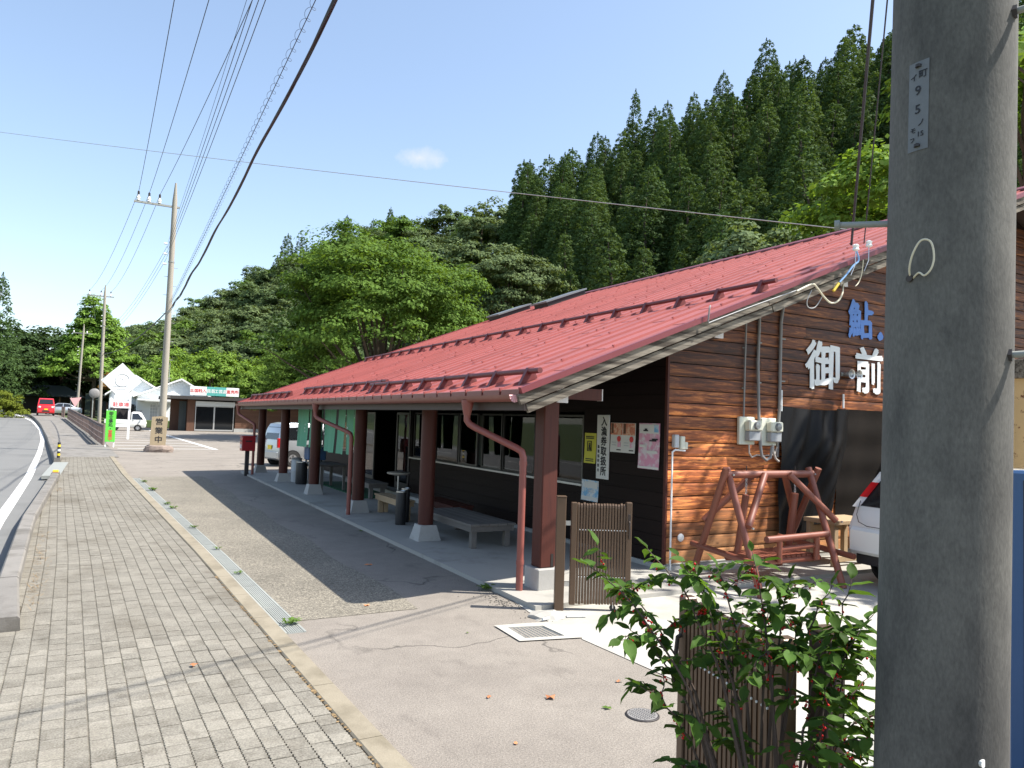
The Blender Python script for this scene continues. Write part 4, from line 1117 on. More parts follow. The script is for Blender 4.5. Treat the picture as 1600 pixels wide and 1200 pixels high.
conduit('thinnest grey conduit running up above the left meter', [(8.235, yc, 3.80), (8.22, yc, 3.0), (8.21, yc, 2.19)], .013, clips=(3.2, 2.6))
conduit('grey conduit bending outward at the top between the two meters', [(8.62, yc + .02, 4.08), (8.545, yc, 3.92), (8.51, yc, 3.72), (8.49, yc, 3.0), (8.47, yc - .05, 2.2), (8.46, yc - .10, 1.75), (8.49, yc - .1, 1.62), (8.58, yc - .1, 1.56), (8.67, yc - .1, 1.60), (8.70, yc - .1, 1.76)], .023, clips=(3.3, 2.7))
conduit('thick grey conduit with curved head beside the black sheet', [(9.13, yc + .02, 4.24), (9.06, yc, 4.10), (9.02, yc, 3.9), (8.975, yc, 3.66), (8.97, yc, 3.0), (8.965, yc, 2.35), (8.94, yc, 1.95), (8.93, yc, 1.6)], .025, clips=(3.4, 2.75))
conduit('pale looped cable hanging under the meters', [(8.27, YW - .1, 1.78), (8.275, YW - .1, 1.66), (8.33, YW - .1, 1.60), (8.45, YW - .08, 1.63), (8.62, YW - .07, 1.62), (8.85, YW - .06, 1.64), (8.92, YW - .05, 1.75)], .012, 'pvc_pale')
conduit('short pale cable tail under the right meter', [(8.77, YW - .1, 1.78), (8.78, YW - .1, 1.68), (8.83, YW - .1, 1.58), (8.90, YW - .1, 1.54)], .018, 'pvc_pale')
for x, a, b in ((9.0, 2.30, 2.62), (10.45, 2.40, 2.63)):
    tag(MB().tube([(x, YW - .05, a), (x, YW - .05, b)], .016, 8).build('cut_pipe', 'sign_white', None, True), 'short white pipe stub ' + ('above the left corner' if x < 10 else 'in the middle of the top edge') + ' of the black sheet', 'pipe')
t = thing('junction_box', 'pair of small switch boxes on a white pipe at the wall corner', 'junction box', (6.95, YW - .06, .05))
MB().bbox(6.86, 6.94, YW - .09, YW - .014, 1.72, 1.90, .01).build('box', 'ink_faint', t)
MB().bbox(6.97, 7.05, YW - .09, YW - .014, 1.70, 1.88, .01).build('box', 'meter_cream', t)
MB().bbox(7.06, 7.12, YW - .07, YW - .014, 1.70, 1.80, .008).build('box', 'meter_cream', t)
MB().tube([(6.85, YW - .05, .05), (6.85, YW - .05, 1.66), (6.90, YW - .05, 1.69), (7.08, YW - .05, 1.68)], .014, 8).build('pipe', 'sign_white', t, True)
tag(MB().lathe([(.055, 0), (.055, -.012), (.045, -.02)], (7.06, YW - .014, .48), 18, 'y').build('vent_cover', 'sign_white', None, True), 'round white vent cover low on the wooden gable', 'vent cover')
# twin horn lamps between the letters
t = thing('twin_spotlights', 'two small grey spotlights between the painted letters', 'spotlight', (10.55, YW - .1, 2.9))
for x in (10.47, 10.66):
    h = MB().lathe([(.03, 0), (.035, -.05), (.075, -.15), (.08, -.16), (.06, -.155), (.03, -.10)], (x, YW - .03, 2.95), 14, 'y').build('lamp_head', 'steel', t, True)
MB().box(10.42, 10.72, YW - .035, YW - .022, 2.92, 2.98).build('bracket', 'galv', t)

# black plastic sheet hung on the wall, with deep folds, and dark netting beside it
def cloth(name, label, m, x0, x1, zt, zb, nx, nz, fn, cat):
    vs = []
    for j in range(nz + 1):
        for i in range(nx + 1):
            u, v = i / nx, j / nz
            vs.append(fn(u, v))
    n = nx + 1
    return tag(MB().add(vs, [(j * n + i, j * n + i + 1, (j + 1) * n + i + 1, (j + 1) * n + i) for j in range(nz) for i in range(nx)]).build(name, m, None, True), label, cat)
def sheet(u, v):
    x = 8.96 + 1.60 * u; z = 2.385 - .04 * math.sin(u * math.pi) * (1 - v)
    right_in = .75 * max(0, v - .25)                       # right edge gathers towards the middle as it falls
    x = 8.96 + (1.60 - right_in * 1.0) * u - .06 * v
    z = z - (1.95) * v
    swag = math.sin(u * math.pi) * math.exp(-((v - .30) / .22) ** 2)
    fold = .03 * math.sin(u * 17 + v * 5) * v + .045 * math.sin(u * 9 - v * 7 + 1) * min(1, v * 2) + .02 * math.sin(u * 31 + v * 13)
    return (x, YW - .07 - .12 * swag - .05 * v + fold * .8, z)
cloth('plastic_sheet', 'creased black plastic sheet hanging on the gable behind the wooden swing', 'tarp', 0, 0, 0, 0, 60, 60, sheet, 'plastic sheet')
def net(u, v):
    return (10.3 + 4.2 * u, YW - .045 + .012 * math.sin(u * 40 + v * 3) + .01 * math.sin(v * 23), 2.385 - 1.80 * v)
cloth('netting', 'flat dark shade netting on the wall between the black sheet and the utility pole', 'netting', 0, 0, 0, 0, 60, 20, net, 'netting')

# ------------------------------------------------------------------ garden swing of round logs
t = thing('garden_swing', 'reddish log garden swing with A shaped frame before the gable', 'garden swing', (7.6, 6.85, 0))
def log(name, a, b, r=.045): return MB().tube([a, b], r, 12).build(name, 'cedar_log', t, True)
LX, RX = 6.98, 8.62
YFt, YBt = 6.16, 7.42
top = 1.42
log('top_beam', (LX - .06, 6.80, top), (RX + .08, 6.80, top), .05)
log('leg', (LX - .05, YFt, .0), (LX + .03, 6.83, top + .08)); log('leg', (LX + .02, YBt, .0), (LX - .06, 6.75, top + .08))
log('leg', (RX - .20, YFt, .0), (RX - .06, 6.83, top + .08)); log('leg', (RX + .04, YBt, .0), (RX + .05, 6.75, top + .08))
log('brace', (LX + .03, 6.46, .80), (LX + .62, 6.74, top)); log('brace', (RX + .04, 6.46, .82), (RX - .55, 6.74, top))
log('brace', (LX - .05, 7.14, .80), (LX + .55, 6.86, top)); log('brace', (RX + .05, 7.14, .80), (RX - .5, 6.86, top))
log('side_rail', (LX - .10, 6.20, .40), (LX + .0, 7.40, .46), .04); log('side_rail', (RX - .02, 6.14, .40), (RX + .10, 7.46, .46), .04)
st = MB().box(0, 0, 0, 0, 0, 0)
sx0, sx1 = LX + .33, RX - .34
seat = log('seat_rail', (sx0 - .08, 6.52, .34), (sx1 + .12, 6.52, .34), .04)
log('seat_rail', (sx0 - .08, 7.02, .32), (sx1 + .12, 7.02, .32), .04)
for k in range(11):
    x = sx0 + (sx1 - sx0) * k / 10
    MB().bbox(x - .038, x + .038, 6.50, 7.04, .375, .40, .004).build('seat_slat', 'cedar_log', t)
log('arm_post', (sx0, 6.92, .36), (sx0 + .02, 6.80, 1.16), .045); log('arm_post', (sx1, 6.92, .36), (sx1 - .02, 6.80, 1.16), .05)
log('back_rail', (sx0 - .02, 6.42, .64), (sx1 + .16, 6.42, .66), .042); log('back_rail', (sx0 + .2, 6.46, .50), (sx1 + .02, 6.46, .52), .038)
log('back_post', (sx0 + .25, 6.45, .34), (sx0 + .22, 6.42, .66), .035); log('back_post', (sx1 - .02, 6.45, .34), (sx1 - .05, 6.42, .66), .04)
for x in (sx0 + .02, sx1 - .02):
    ch = MB()
    for k in range(5):
        z = top - .06 - k * .042; pts = []
        for q in range(9):
            a = 2 * math.pi * q / 8
            c, s_ = .013 * math.cos(a), .026 * math.sin(a)
            pts.append((x + (c if k % 2 else 0), 6.80 + (0 if k % 2 else c), z + s_))
        ch.tube(pts, .0045, 5, False)
    ch.build('chain', 'steel', t, True)
    MB().tube([(x, 6.8, top + .04), (x, 6.8, top + .11)], .006, 6).build('bolt', 'bolt_dark', t, True)
for (x, y, z) in ((LX + .05, 6.80, top), (RX - .04, 6.80, top), (LX + .0, 6.42, .80), (RX + .02, 6.42, .82)):
    MB().lathe([(.013, 0), (.013, -.02)], (x, y - .055, z), 8, 'y').build('bolt', 'steel', t, True)
# small timber stand behind it
t = thing('timber_stand', 'small tan timber stand between the swing and the white car', 'stand', (9.6, 7.2, 0))
MB().bbox(9.30, 10.25, 6.95, 7.50, .66, .72, .006).build('top', 'tan_wood', t)
for x in (9.33, 10.12):
    for y in (6.98, 7.40): MB().bbox(x, x + .09, y, y + .07, .006, .659, .005).build('leg', 'tan_wood', t)
MB().bbox(9.43, 10.11, 6.99, 7.03, .12, .20, .004).build('rail', 'tan_wood', t)
MB().bbox(9.43, 10.11, 7.42, 7.46, .50, .60, .004).build('rail', 'tan_wood', t)
# concrete beam lying by the wall
tag(MB().bbox(7.05, 9.1, 7.42, 7.58, .007, .11, .015).build('concrete_beam', 'concrete_block'), 'pale concrete sleeper lying along the foot of the gable', 'concrete sleeper')

# ------------------------------------------------------------------ folding gates
def fold_gate(name, label, p0, p1, post, n, handle_end, flip):
    """accordion gate folded between p0 and p1 (2-D), local x along it"""
    a = Vector((p0[0], p0[1])); b = Vector((p1[0], p1[1])); d = (b - a); L = d.length; rz = math.atan2(d.y, d.x)
    t = thing(name, label, 'gate', (p0[0], p0[1], .006), rz)
    B = lambda nm, m, *a_: MB().bbox(*a_).build(nm, m, t, local=True)
    B('end_post', 'gate_bronze', 0, .062, -.035, .035, .06, 1.15, .006)
    B('end_post', 'gate_bronze', L - .062, L, -.035, .035, .06, 1.165, .006)
    sp = (L - .13) / n
    sm = MB()
    w = min(.021, sp * .78)
    pr = [(-w / 2, .07), (w / 2, .07)]
    prof = []
    for (y, z) in ((-.026, .07), (-.026, 1.10), (-.022, 1.125), (-.012, 1.14), (.0, 1.145), (.012, 1.14), (.022, 1.125), (.026, 1.10), (.026, .07)): prof.append((y, z))
    k = len(prof)
    sm.add([(-w / 2, y, z) for y, z in prof] + [(w / 2, y, z) for y, z in prof], [tuple(range(k)), tuple(reversed(range(k, 2 * k)))] + [(i, i + k, (i + 1) % k + k, (i + 1) % k) for i in range(k)])
    me = sm.mesh('slat', 'gate_bronze')
    rv = MB()
    for q in range(n):
        x = .065 + sp * (q + .5)
        o = obj('slat', me, t, True); o.location = (x, 0, random.Random(q).uniform(-.006, .006))
        for z in (.36, .86):
            for y in (-.030, .030): rv.lathe([(.0055, -.003), (.0055, .003)], (x + sp * .5, y, z), 6, 'y')
    stuff(rv.build('rivet_row', 'paper_white', t, local=True))
    for x in (L * .72, L - .05):
        c = MB().lathe([(.012, -.012), (.033, -.012), (.033, .012), (.012, .012)], (x, 0, .033), 14, 'y').build('caster', 'black_rubber', t, True, True)
        MB().box(x - .006, x + .006, -.02, -.014, .03, .10).box(x - .006, x + .006, .014, .02, .03, .10).build('fork', 'steel', c, local=True)
        c.children[0].matrix_parent_inverse = Matrix()
    hx = L - .03 if handle_end else .03
    s = -1 if flip else 1
    h = MB().tube([(hx, s * .036, .96), (hx, s * .055, .95), (hx, s * .062, .88), (hx, s * .055, .80), (hx, s * .036, .78)], .011, 8).build('handle', 'gate_dark', t, True, True)
    B('latch_plate', 'gate_dark', hx - .015, hx + .015, s * .0355 - .004, s * .0355 + .004, .97, 1.04, .002)
    # hinge post
    px, py = post
    B('hinge_post', 'gate_bronze' if px < 0 else 'gate_dark', px - .05, px + .05, py - .05, py + .05, -.01, 1.20, .006)  # near gate's post: its shade is put into the darker colour
    B('post_cap', 'gate_bronze', px - .054, px + .054, py - .054, py + .054, 1.2005, 1.215, .004)
    x0, x1 = sorted((px, .03 if px < L / 2 else L - .03))
    for z in (.25, .90): MB().box(x0 + .052, x1 - .033, -.012, .012, z, z + .05).build('hinge', 'steel', t, local=True)
    return t
fold_gate('folding_gate', 'folded bronze gate with its post beside the porch corner post', (4.475, 6.60), (5.06, 6.30), (-.11, 0), 17, True, True)
fold_gate('folding_gate', 'folded bronze gate half hidden behind the red berried shrub', (2.62, 2.82), (2.44, 2.02), (.86, .14), 19, False, True)
# ================================================================== utility poles and wires
def sag(a, b, s, n=24):
    a, b = Vector(a), Vector(b); return [tuple(a.lerp(b, i / n) - Vector((0, 0, 4 * s * (i / n) * (1 - i / n)))) for i in range(n + 1)]
# near pole
NP = Vector((2.35, 1.36, 0)); lean = Vector((.0072, -.0125, 0))
t = thing('utility_pole', 'huge grey concrete utility pole in the right foreground', 'utility pole', NP)
pp = lambda z: NP + lean * (z - 1.9) + Vector((0, 0, z))
pole_o = MB().tube([pp(-.1), pp(1), pp(2.2), pp(3.6), pp(6), pp(9), pp(13)], [.186, .183, .180, .176, .165, .152, .13], 64).build('shaft', 'pole_concrete', t, True)
# number plate, curved round the shaft
def on_pole(ang, z, dr):      # angle measured from the direction to the camera, + = right in the picture
    c = pp(z); base = math.atan2(-c.y, -c.x); a = base + ang; r = .178 + dr
    return (c.x + r * math.cos(a), c.y + r * math.sin(a), z)
m = MB(); n = 6; vs = []
for z in (2.89, 3.175):
    for k in range(n + 1): vs.append(on_pole(-.70 + .36 * k / n, z, .002))
m.add(vs, [(k, k + 1, k + n + 2, k + n + 1) for k in range(n)])
pl = m.build('number_plate', 'plate_grey', t)
def pole_text(ch, ang, z, size):
    p = Vector(on_pole(ang, z, .0035)); c = pp(z); nrm_ = (p - c); nrm_.z = 0; nrm_.normalize()
    xa = Vector((-nrm_.y, nrm_.x, 0)); M = Matrix(((xa.x, 0, nrm_.x, p.x), (xa.y, 0, nrm_.y, p.y), (0, 1, 0, p.z), (0, 0, 0, 1)))
    text('letter', ch, size, M, 'ink_black', pl, ext=.0004, bold=size * .01)
for ch, a, z, s in (('イ', -.60, 3.125, .024), ('町', -.44, 3.13, .028), ('9', -.52, 3.08, .042), ('5', -.52, 3.02, .04), ('ノ', -.46, 2.975, .024), ('モ', -.60, 2.955, .02), ('15', -.47, 2.94, .022), ('フ', -.61, 2.925, .018)): pole_text(ch, a, z, s)
for z in (3.16, 2.905):
    p = Vector(on_pole(-.52, z, .004)); MB().lathe([(.009, -.004), (.009, .004), (.004, .007)], p, 10).build('rivet', 'bolt_dark', t)
# wire loop sticking out of a hole
p0 = Vector(on_pole(-.66, 2.535, -.01)); 
pts = []
for (a, z, d) in ((-.60, 2.490, .0), (-.55, 2.515, .02), (-.46, 2.555, .035), (-.34, 2.592, .04), (-.22, 2.585, .035), (-.18, 2.54, .03), (-.22, 2.505, .025), (-.32, 2.488, .018), (-.42, 2.50, .012), (-.56, 2.487, .0)): pts.append(on_pole(a, z, d))
def smooth_path(q, n=5):
    q = [Vector(a_) for a_ in q]; o_ = []
    for i in range(len(q) - 1):
        a_, b_, c_, d_ = q[max(i - 1, 0)], q[i], q[i + 1], q[min(i + 2, len(q) - 1)]
        for k in range(n):
            u = k / n
            o_.append(.5 * (2 * b_ + (c_ - a_) * u + (2 * a_ - 5 * b_ + 4 * c_ - d_) * u * u + (3 * b_ - a_ - 3 * c_ + d_) * u ** 3))
    return o_ + [q[-1]]
MB().tube(smooth_path(pts), .003, 6).build('wire_loop', 'wire_cream', t, True)
p = Vector(on_pole(-.60, 2.488, .0)); MB().tube([p, Vector(on_pole(-.60, 2.488, .008))], .011, 10).build('hole_plug', 'gate_dark', t)
# step bolts
for (ang, z, left) in ((1.12, 3.31, False), (1.12, 2.25, False), (-1.45, 2.70, True)):
    c = pp(z); a0 = Vector(on_pole(ang, z, -.02)); 
    d = Vector(on_pole(ang, z, .0)) - c; d.z = 0; d.normalize()
    side = Vector((-c.y, c.x, 0)).normalized() * (1 if left else -1)       # left or right in the picture
    dirn = (d * .45 + side * .9).normalized() if not left else (d * .5 + side * .9).normalized()
    e = a0 + dirn * (.24 if not left else .17) + Vector((0, 0, .012))
    b = MB().tube([a0, e], .0105, 10).build('step_bolt', 'galv', t, True)
    if left: MB().tube([e - dirn * .004, e + dirn * .012], .018, 12).build('bolt_head', 'galv', b, True)
    else: MB().tube([a0 + dirn * .012, a0 + dirn * .028], .020, 6).build('nut', 'bolt_dark', b)
p = Vector(on_pole(.62, 1.06, .0)); MB().lathe([(.006, -.008), (.012, -.008), (.012, .008), (.006, .008)], p, 10, 'y').build('eye_ring', 'paper_white', t)
# crossarm high up
MB().box(.6, 3.6, 1.30, 1.40, 11.95, 12.05).build('crossarm', 'galv', t)

def far_pole(label, x, y, z0, top, arm, arm_z, ins, plaque=False, lean_x=0.0, r0=.17, group='roadside utility poles'):
    t = thing('utility_pole', label, 'utility pole', (x, y, z0), 0, group)
    MB().tube([(x, y, z0 - .2), (x + lean_x * .5, y, (z0 + top) / 2), (x + lean_x, y, top - .9), (x + lean_x, y, top)], [r0, r0 * .84, r0 * .68, .04], 18).build('shaft', 'pole_pale', t, True)
    MB().box(arm[0], arm[1], y - .05, y + .05, arm_z - .09, arm_z).build('crossarm', 'galv', t)
    for xi in ins:
        MB().lathe([(.03, 0), (.085, .04), (.06, .09), (.09, .13), (.05, .22), (.03, .30)], (xi, y, arm_z), 10).build('insulator', 'sign_white', t, True)
        MB().lathe([(.05, 0), (.05, .14), (.02, .18)], (xi, y, arm_z + .30), 8).build('cap', 'bolt_dark', t)
    for k in range(16):
        z = z0 + 2.2 + k * .45; s = 1 if k % 2 else -1
        MB().tube([(x, y, z), (x + s * (r0 + .13), y - .02, z)], .012, 5).build('step_bolt', 'galv', t)
    for z in (arm_z - 1.9, arm_z - 2.4, arm_z - 2.9):
        MB().tube([(x - r0 - .05, y - .03, z), (x - r0 - .2, y - .03, z)], .045, 8).build('insulator', 'sign_white', t)
    for z in (6.75, 9.2): MB().tube([(x + lean_x * .5, y, z0 + z), (x + lean_x * .5, y, z0 + z + .07)], r0 * .86, 14).build('band', 'galv', t)
    return t
far_pole('pale concrete pole standing behind the wooden open-for-business board', 2.52, 38.97, 0, 13.15, (.75, 2.75), 12.0, (.93, 1.39, 1.85))
far_pole('concrete pole rising behind the white diamond sign', -.25, 79.0, .6, 13.7, (-1.9, .35), 12.65, (-1.7, -.75, .06), lean_x=-.17)
far_pole('farthest concrete pole beside the bend of the road', -3.0, 112, 1.0, 13.1, (-4.1, -1.8), 11.9, (-3.9, -2.4), lean_x=.2)
# wires: each run is a thing
def wire(name, label, pts, r, m='wire_black', group=None, cat='cable'):
    return tag(MB().tube(smooth_path(pts) if len(pts) < 12 else pts, r, 6).build(name, m, None, True), label, cat, group)
HV = 'high voltage lines along the road'
hv_names = ('left', 'middle', 'right')
for k, (xa, xb, xc) in enumerate(((.93, 1.0, -1.7), (1.39, 1.95, -.75), (1.85, 3.2, .06))):
    wire('power_line', '%s of the three upper power lines from the near pole' % ('leftmost', 'middle one', 'rightmost')[k], sag((xa, 38.97, 12.45), (xb, 1.36, 12.4), .5), .010)
    wire('power_line', '%s of the three power lines between the pale pole and the next' % ('leftmost', 'middle one', 'rightmost')[k], sag((xa, 38.97, 12.45), (xc, 79, 13.1), .75), .010)
    if k < 2: wire('power_line', 'one of the thin power lines to the farthest pole', sag((xc, 79, 13.1), ((-3.9, -2.4)[k], 112, 12.3), .5), .010, group='thin lines to the farthest pole')
for k in range(4):
    wire('service_line', 'one of the four parallel lower lines running up from the pale pole', sag((2.30, 38.95, 10.1 - .22 * k), (1.95 + .06 * k, 1.36, 10.9 - .30 * k), .3), .008 if k else .005, group='four parallel lines in the sky')
for k in range(3):
    wire('service_line', 'one of the three low lines hanging between the pale pole and the next', sag((2.30, 38.95, 10.0 - .3 * k), (-.3, 79, 9.6 - .3 * k), .9), .008, group='three low lines between far poles')
# thick communications bundle with its spiral hanger
b1 = sag((2.66, 38.95, 7.0), (2.5, 1.6, 8.35), .32, 60)
bt = thing('cable_bundle', 'thick black cable bundle sweeping up from the pale pole', 'cable', b1[0])
rr_ = random.Random(2)
for k in range(3):
    q = [(p[0] + .03 * math.sin(i * .35 + k * 2.1), p[1], p[2] + .04 * math.cos(i * .3 + k * 2.1) + .05 * math.sin(i * .55)) for i, p in enumerate(b1)]
    MB().tube(q, (.022, .016, .016)[k], 6).build('cable', 'wire_black', bt, True)
b2 = sag((2.60, 38.95, 7.25), (2.42, 1.6, 8.75), .15, 60)
ms = thing('spiral_hanger', 'thin messenger wire wrapped with spiral loops above the bundle', 'cable', b2[0])
MB().tube(b2, .007, 5).build('messenger', 'wire_black', ms, True)
hp = []
b2d = sag((2.60, 38.95, 7.25), (2.42, 1.6, 8.75), .15, 1400)
for i, p in enumerate(b2d):
    hp.append((p[0] + .065 * math.sin(i * .5) - .02, p[1], p[2] - .05 + .065 * math.cos(i * .5)))
MB().tube(hp, .0035, 3, False).build('spiral', 'wire_black', ms)
wire('cable', 'black cable bundle continuing low beyond the pale pole', sag((2.6, 38.95, 7.0), (-.2, 79, 7.2), .6), .03)
# single long grey wire over the road to the roof
wire('service_line', 'single long grey wire crossing the whole sky to the shop roof', sag((-9.3, 38.3, 13.6), (9.36, 6.85, 4.98), .1, 40), .007, 'wire_grey')
# service drops to the verge
for k, (e, c) in enumerate((((9.40, 6.80, 4.75), (2.5, 1.30, 8.6)), ((9.66, 6.78, 4.80), (2.55, 1.25, 8.4)))):
    wire('service_drop', ('thicker black' if k == 0 else 'thin dark') + ' service cable dropping steeply to the roof verge', sag(c, e, .05, 20), .017 if k == 0 else .008, 'wire_black')
for k, (x, z) in enumerate(((9.36, 4.68), (9.66, 4.78))):
    q = thing('cable_anchor', ('left' if k == 0 else 'right') + ' small porcelain cable anchor on the roof verge', 'cable anchor', (x, 6.72, z))
    MB().lathe([(.02, -.05), (.05, -.03), (.035, 0), (.05, .03), (.02, .05)], (x, 6.70, z), 10).build('porcelain', 'sign_white', q, True)
    MB().tube([(x, 6.70, z - .05), (x - .02, 6.69, z - .25), (x - .12, 6.69, z - .42)], .006, 6).build('strap', 'steel', q)
wire('loose_cable', 'pale blue cable tail hanging over the barge board', [(9.38, 6.72, 4.68), (9.46, 6.72, 4.52), (9.36, 6.74, 4.42), (9.24, 6.76, 4.28), (9.12, 6.78, 4.16)], .013, 'wire_blue')
wire('loose_cable', 'short yellow sleeve on the hanging cable', [(9.10, 6.78, 4.14), (9.0, 6.79, 4.02)], .02, 'wire_yellow')
wire('loose_cable', 'white cable looping below the barge board', [(8.2, 6.76, 3.92), (8.50, 6.76, 4.05), (8.62, 6.77, 4.02), (8.80, 6.80, 3.92), (8.98, 6.82, 3.85), (9.17, 6.84, 3.90), (9.32, 6.88, 4.04), (9.42, 6.95, 4.2)], .013, 'wire_cream')
wire('loose_cable', 'dark thin cable loop drooping under the verge', [(8.55, 6.8, 3.98), (8.48, 6.82, 3.82), (8.54, 6.84, 3.74), (8.68, 6.84, 3.76), (8.80, 6.82, 3.92)], .007, 'wire_grey')
wire('loose_cable', 'cream cable tail curling near the blue letter', [(9.50, 6.80, 4.15), (9.60, 6.82, 4.22), (9.64, 6.80, 4.35), (9.62, 6.76, 4.55)], .008, 'wire_cream')
# lead in conduit along the barge board
wire('lead_in_pipe', 'grey metal bracket with cable on the lower verge', [(6.57, 6.76, 3.34), (6.58, 6.75, 3.50), (6.61, 6.77, 3.55)], .010, 'pvc_grey')
wire('lead_in_cable', 'pale cable stretched along the barge board', [(6.6, 6.78, 3.33), (7.3, 6.78, 3.60), (8.2, 6.77, 3.93)], .007, 'wire_grey')

# ================================================================== roadside things
# wooden open-for-business board tied to the pole, on a stone
t = thing('wooden_board', 'weathered wooden board with black brush letters at the foot of the pale pole', 'sign board', (2.4, 38.7, 0))
m = MB(); pr = [(-.34, .28), (.34, .28), (.36, 1.0), (.40, 1.66), (.16, 1.72), (-.30, 1.68), (-.33, 1.0)]
m.prism(pr, lambda a, b, c: (2.36 + a, 38.62 + c + .05 * b, b), -.03, .03); m.build('board', 'plaque_wood', t)
for i, ch in enumerate('営業中'):
    text('letter', ch, .36, M_gable(2.38, 38.62 - .033 + .05 * (1.42 - i * .42) - .002, 1.42 - i * .42), 'ink_black', t, bold=.004)
m = MB(); rk_ = random.Random(4); n = 14
ring = []
for (rr2, z) in ((.62, .0), (.66, .14), (.60, .27), (.42, .33)):
    ring.append([(2.42 + (rr2 + rk_.uniform(-.06, .06)) * math.cos(2 * math.pi * k / n), 38.7 + .55 * (rr2 + rk_.uniform(-.05, .05)) * math.sin(2 * math.pi * k / n), z + rk_.uniform(-.02, .02)) for k in range(n)])
vs = [p for r_ in ring for p in r_]
m.add(vs, [(j * n + k, j * n + (k + 1) % n, (j + 1) * n + (k + 1) % n, (j + 1) * n + k) for j in range(3) for k in range(n)] + [tuple(3 * n + k for k in range(n))])
m.build('stone_base', 'rock', t)
# green upright sign on white legs
t = thing('roadside_sign', 'bright green upright sign with vertical lettering at the end of the lattice fence', 'sign', (.40, 43.3, 0))
for x in (.20, .58): MB().box(x - .03, x + .03, 43.28, 43.32, 0, 1.95).build('leg', 'sign_white', t)
MB().bbox(.16, .62, 43.22, 43.279, .28, 1.90, .006).build('panel', 'sign_green', t)
for i, ch in enumerate('御食事処・'): text('letter', ch, .21, M_gable(.39, 43.217, 1.74 - i * .20), 'ink_black', t, bold=.003)
for i, ch in enumerate('営業中'): text('letter', ch, .21, M_gable(.39, 43.217, .78 - i * .18), 'ink_red', t, bold=.004)
MB().lathe([(.09, 0), (.09, .10), (.05, .14)], (.42, 43.3, 1.93), 10).build('lamp', 'bolt_dark', t)
# diamond sign on two white posts with a small car park panel
YS = 55.0
t = thing('diamond_sign', 'large white diamond shaped sign on two white posts', 'sign', (.75, YS, 0))
cx, cz, hd = .98, 3.86, 1.20
m = MB(); m.prism([(0, -hd), (hd, 0), (0, hd), (-hd, 0)], lambda a, b, c: (cx + a, YS + c, cz + b), -.05, .05); m.build('diamond', 'sign_white', t)
m = MB(); pts = []
for k in range(25):
    a = 2 * math.pi * k / 24
    if k % 6 == 0: continue
    pts.append((cx + .05 + .42 * math.cos(a), YS - .055, cz + .05 + .42 * math.sin(a)))
m.tube(pts, .02, 5); m.build('ring_emblem', 'ink_faint', t)
MB().tube([(cx - .2, YS - .055, cz), (cx - .05, YS - .055, cz + .18), (cx + .15, YS - .055, cz + .08), (cx + .28, YS - .055, cz + .16)], .015, 5).build('emblem_line', 'ink_faint', t)
for a, b, z in ((-.28, -.18, .62), (-.05, .05, .62), (.18, .28, .62), (-.5, .45, -.42), (-.25, .25, -.60)): MB().box(cx + a, cx + b, YS - .053, YS - .0505, cz + z, cz + z + .07).build('text_line', 'ink_faint', t)
for x in (.52, 1.55): MB().box(x - .07, x + .07, YS + .055, YS + .15, 0, 3.7).build('post', 'sign_white', t)
MB().bbox(.44, 1.62, YS - .02, YS + .05, 2.05, 2.50, .01).build('car_park_panel', 'sign_white', t)
text('letter', '駐車場', .32, M_gable(1.03, YS - .024, 2.27), 'ink_red', t, bold=.003)
MB().box(.60, 1.47, YS + .06, YS + .10, .8, .95).build('rail', 'sign_white', t)
# bamboo-style lattice fence: panels along the pavement edge
def fence(y0, y1, label):
    t = thing('lattice_fence', label, 'fence', (xr(y0), y0, zr(y0)))
    n = int((y1 - y0) / .52)
    for k in range(n + 1):
        y = y0 + (y1 - y0) * k / n; z = zr(y) + .02; x = xr(y) + .02
        big = k % 8 == 0
        MB().tube([(x, y, z - .05), (x, y, z + (1.12 if big else 1.02))], .065 if big else .040, 7).build('post' if big else 'picket', 'bamboo', t)
    for h in (.30, .62, .95):
        pts = [(xr(y) - .02, y, zr(y) + .02 + h) for y in frange(y0, y1, 3)]
        MB().tube(pts, .038, 7).build('rail', 'bamboo', t, True)
    pts = [(xr(y) + .02, y, zr(y) + 1.08) for y in frange(y0, y1, 3)]
    MB().tube(pts, .055, 7).build('top_rail', 'bamboo', t, True)
    return t
fence(45.2, 87.0, 'long brown bamboo style fence along the pavement beyond the driveway')
fence(91.5, 94.5, 'short separate piece of bamboo style fence past the gap')
t = thing('edging_rail', 'pair of low dark edging rails along the foot of the bamboo fence', 'edging', (xr(46) - .3, 46, 0))
for d in (.28, .50):
    MB().tube([(xr(y) - d, y, zr(y) + .05) for y in frange(45.5, 86, 3)], .05, 6).build('rail', 'kerb_grey', t)
# striped delineator post and kerb-end reflectors
t = thing('delineator', 'short black and yellow striped post on the kerb end', 'delineator', (-1.32, 31.2, .15))
for k in range(7):
    MB().tube([(-1.32, 31.25, .15 + k * .08), (-1.32, 31.25, .15 + (k + 1) * .08 - .001)], .05, 12).build('band', ('bolt_dark', 'yellow', 'bolt_dark', 'paper_white')[k % 4], t, True)
t = thing('kerb_reflector', 'kerb end block with yellow and red reflectors', 'reflector', (-1.05, 24.2, 0))
MB().bbox(-1.16, -.96, 23.95, 24.35, -.05, .17, .015).build('block', 'kerb_grey', t)
MB().bbox(-1.13, -.99, 24.1, 24.16, .171, .23, .008).build('reflector', 'yellow', t)
MB().bbox(-1.13, -.99, 23.98, 24.03, .171, .20, .008).build('reflector', 'lamp_amber', t)
MB().box(-1.14, -.98, 23.944, 23.949, .06, .11).build('stripe', 'paper_white', t)
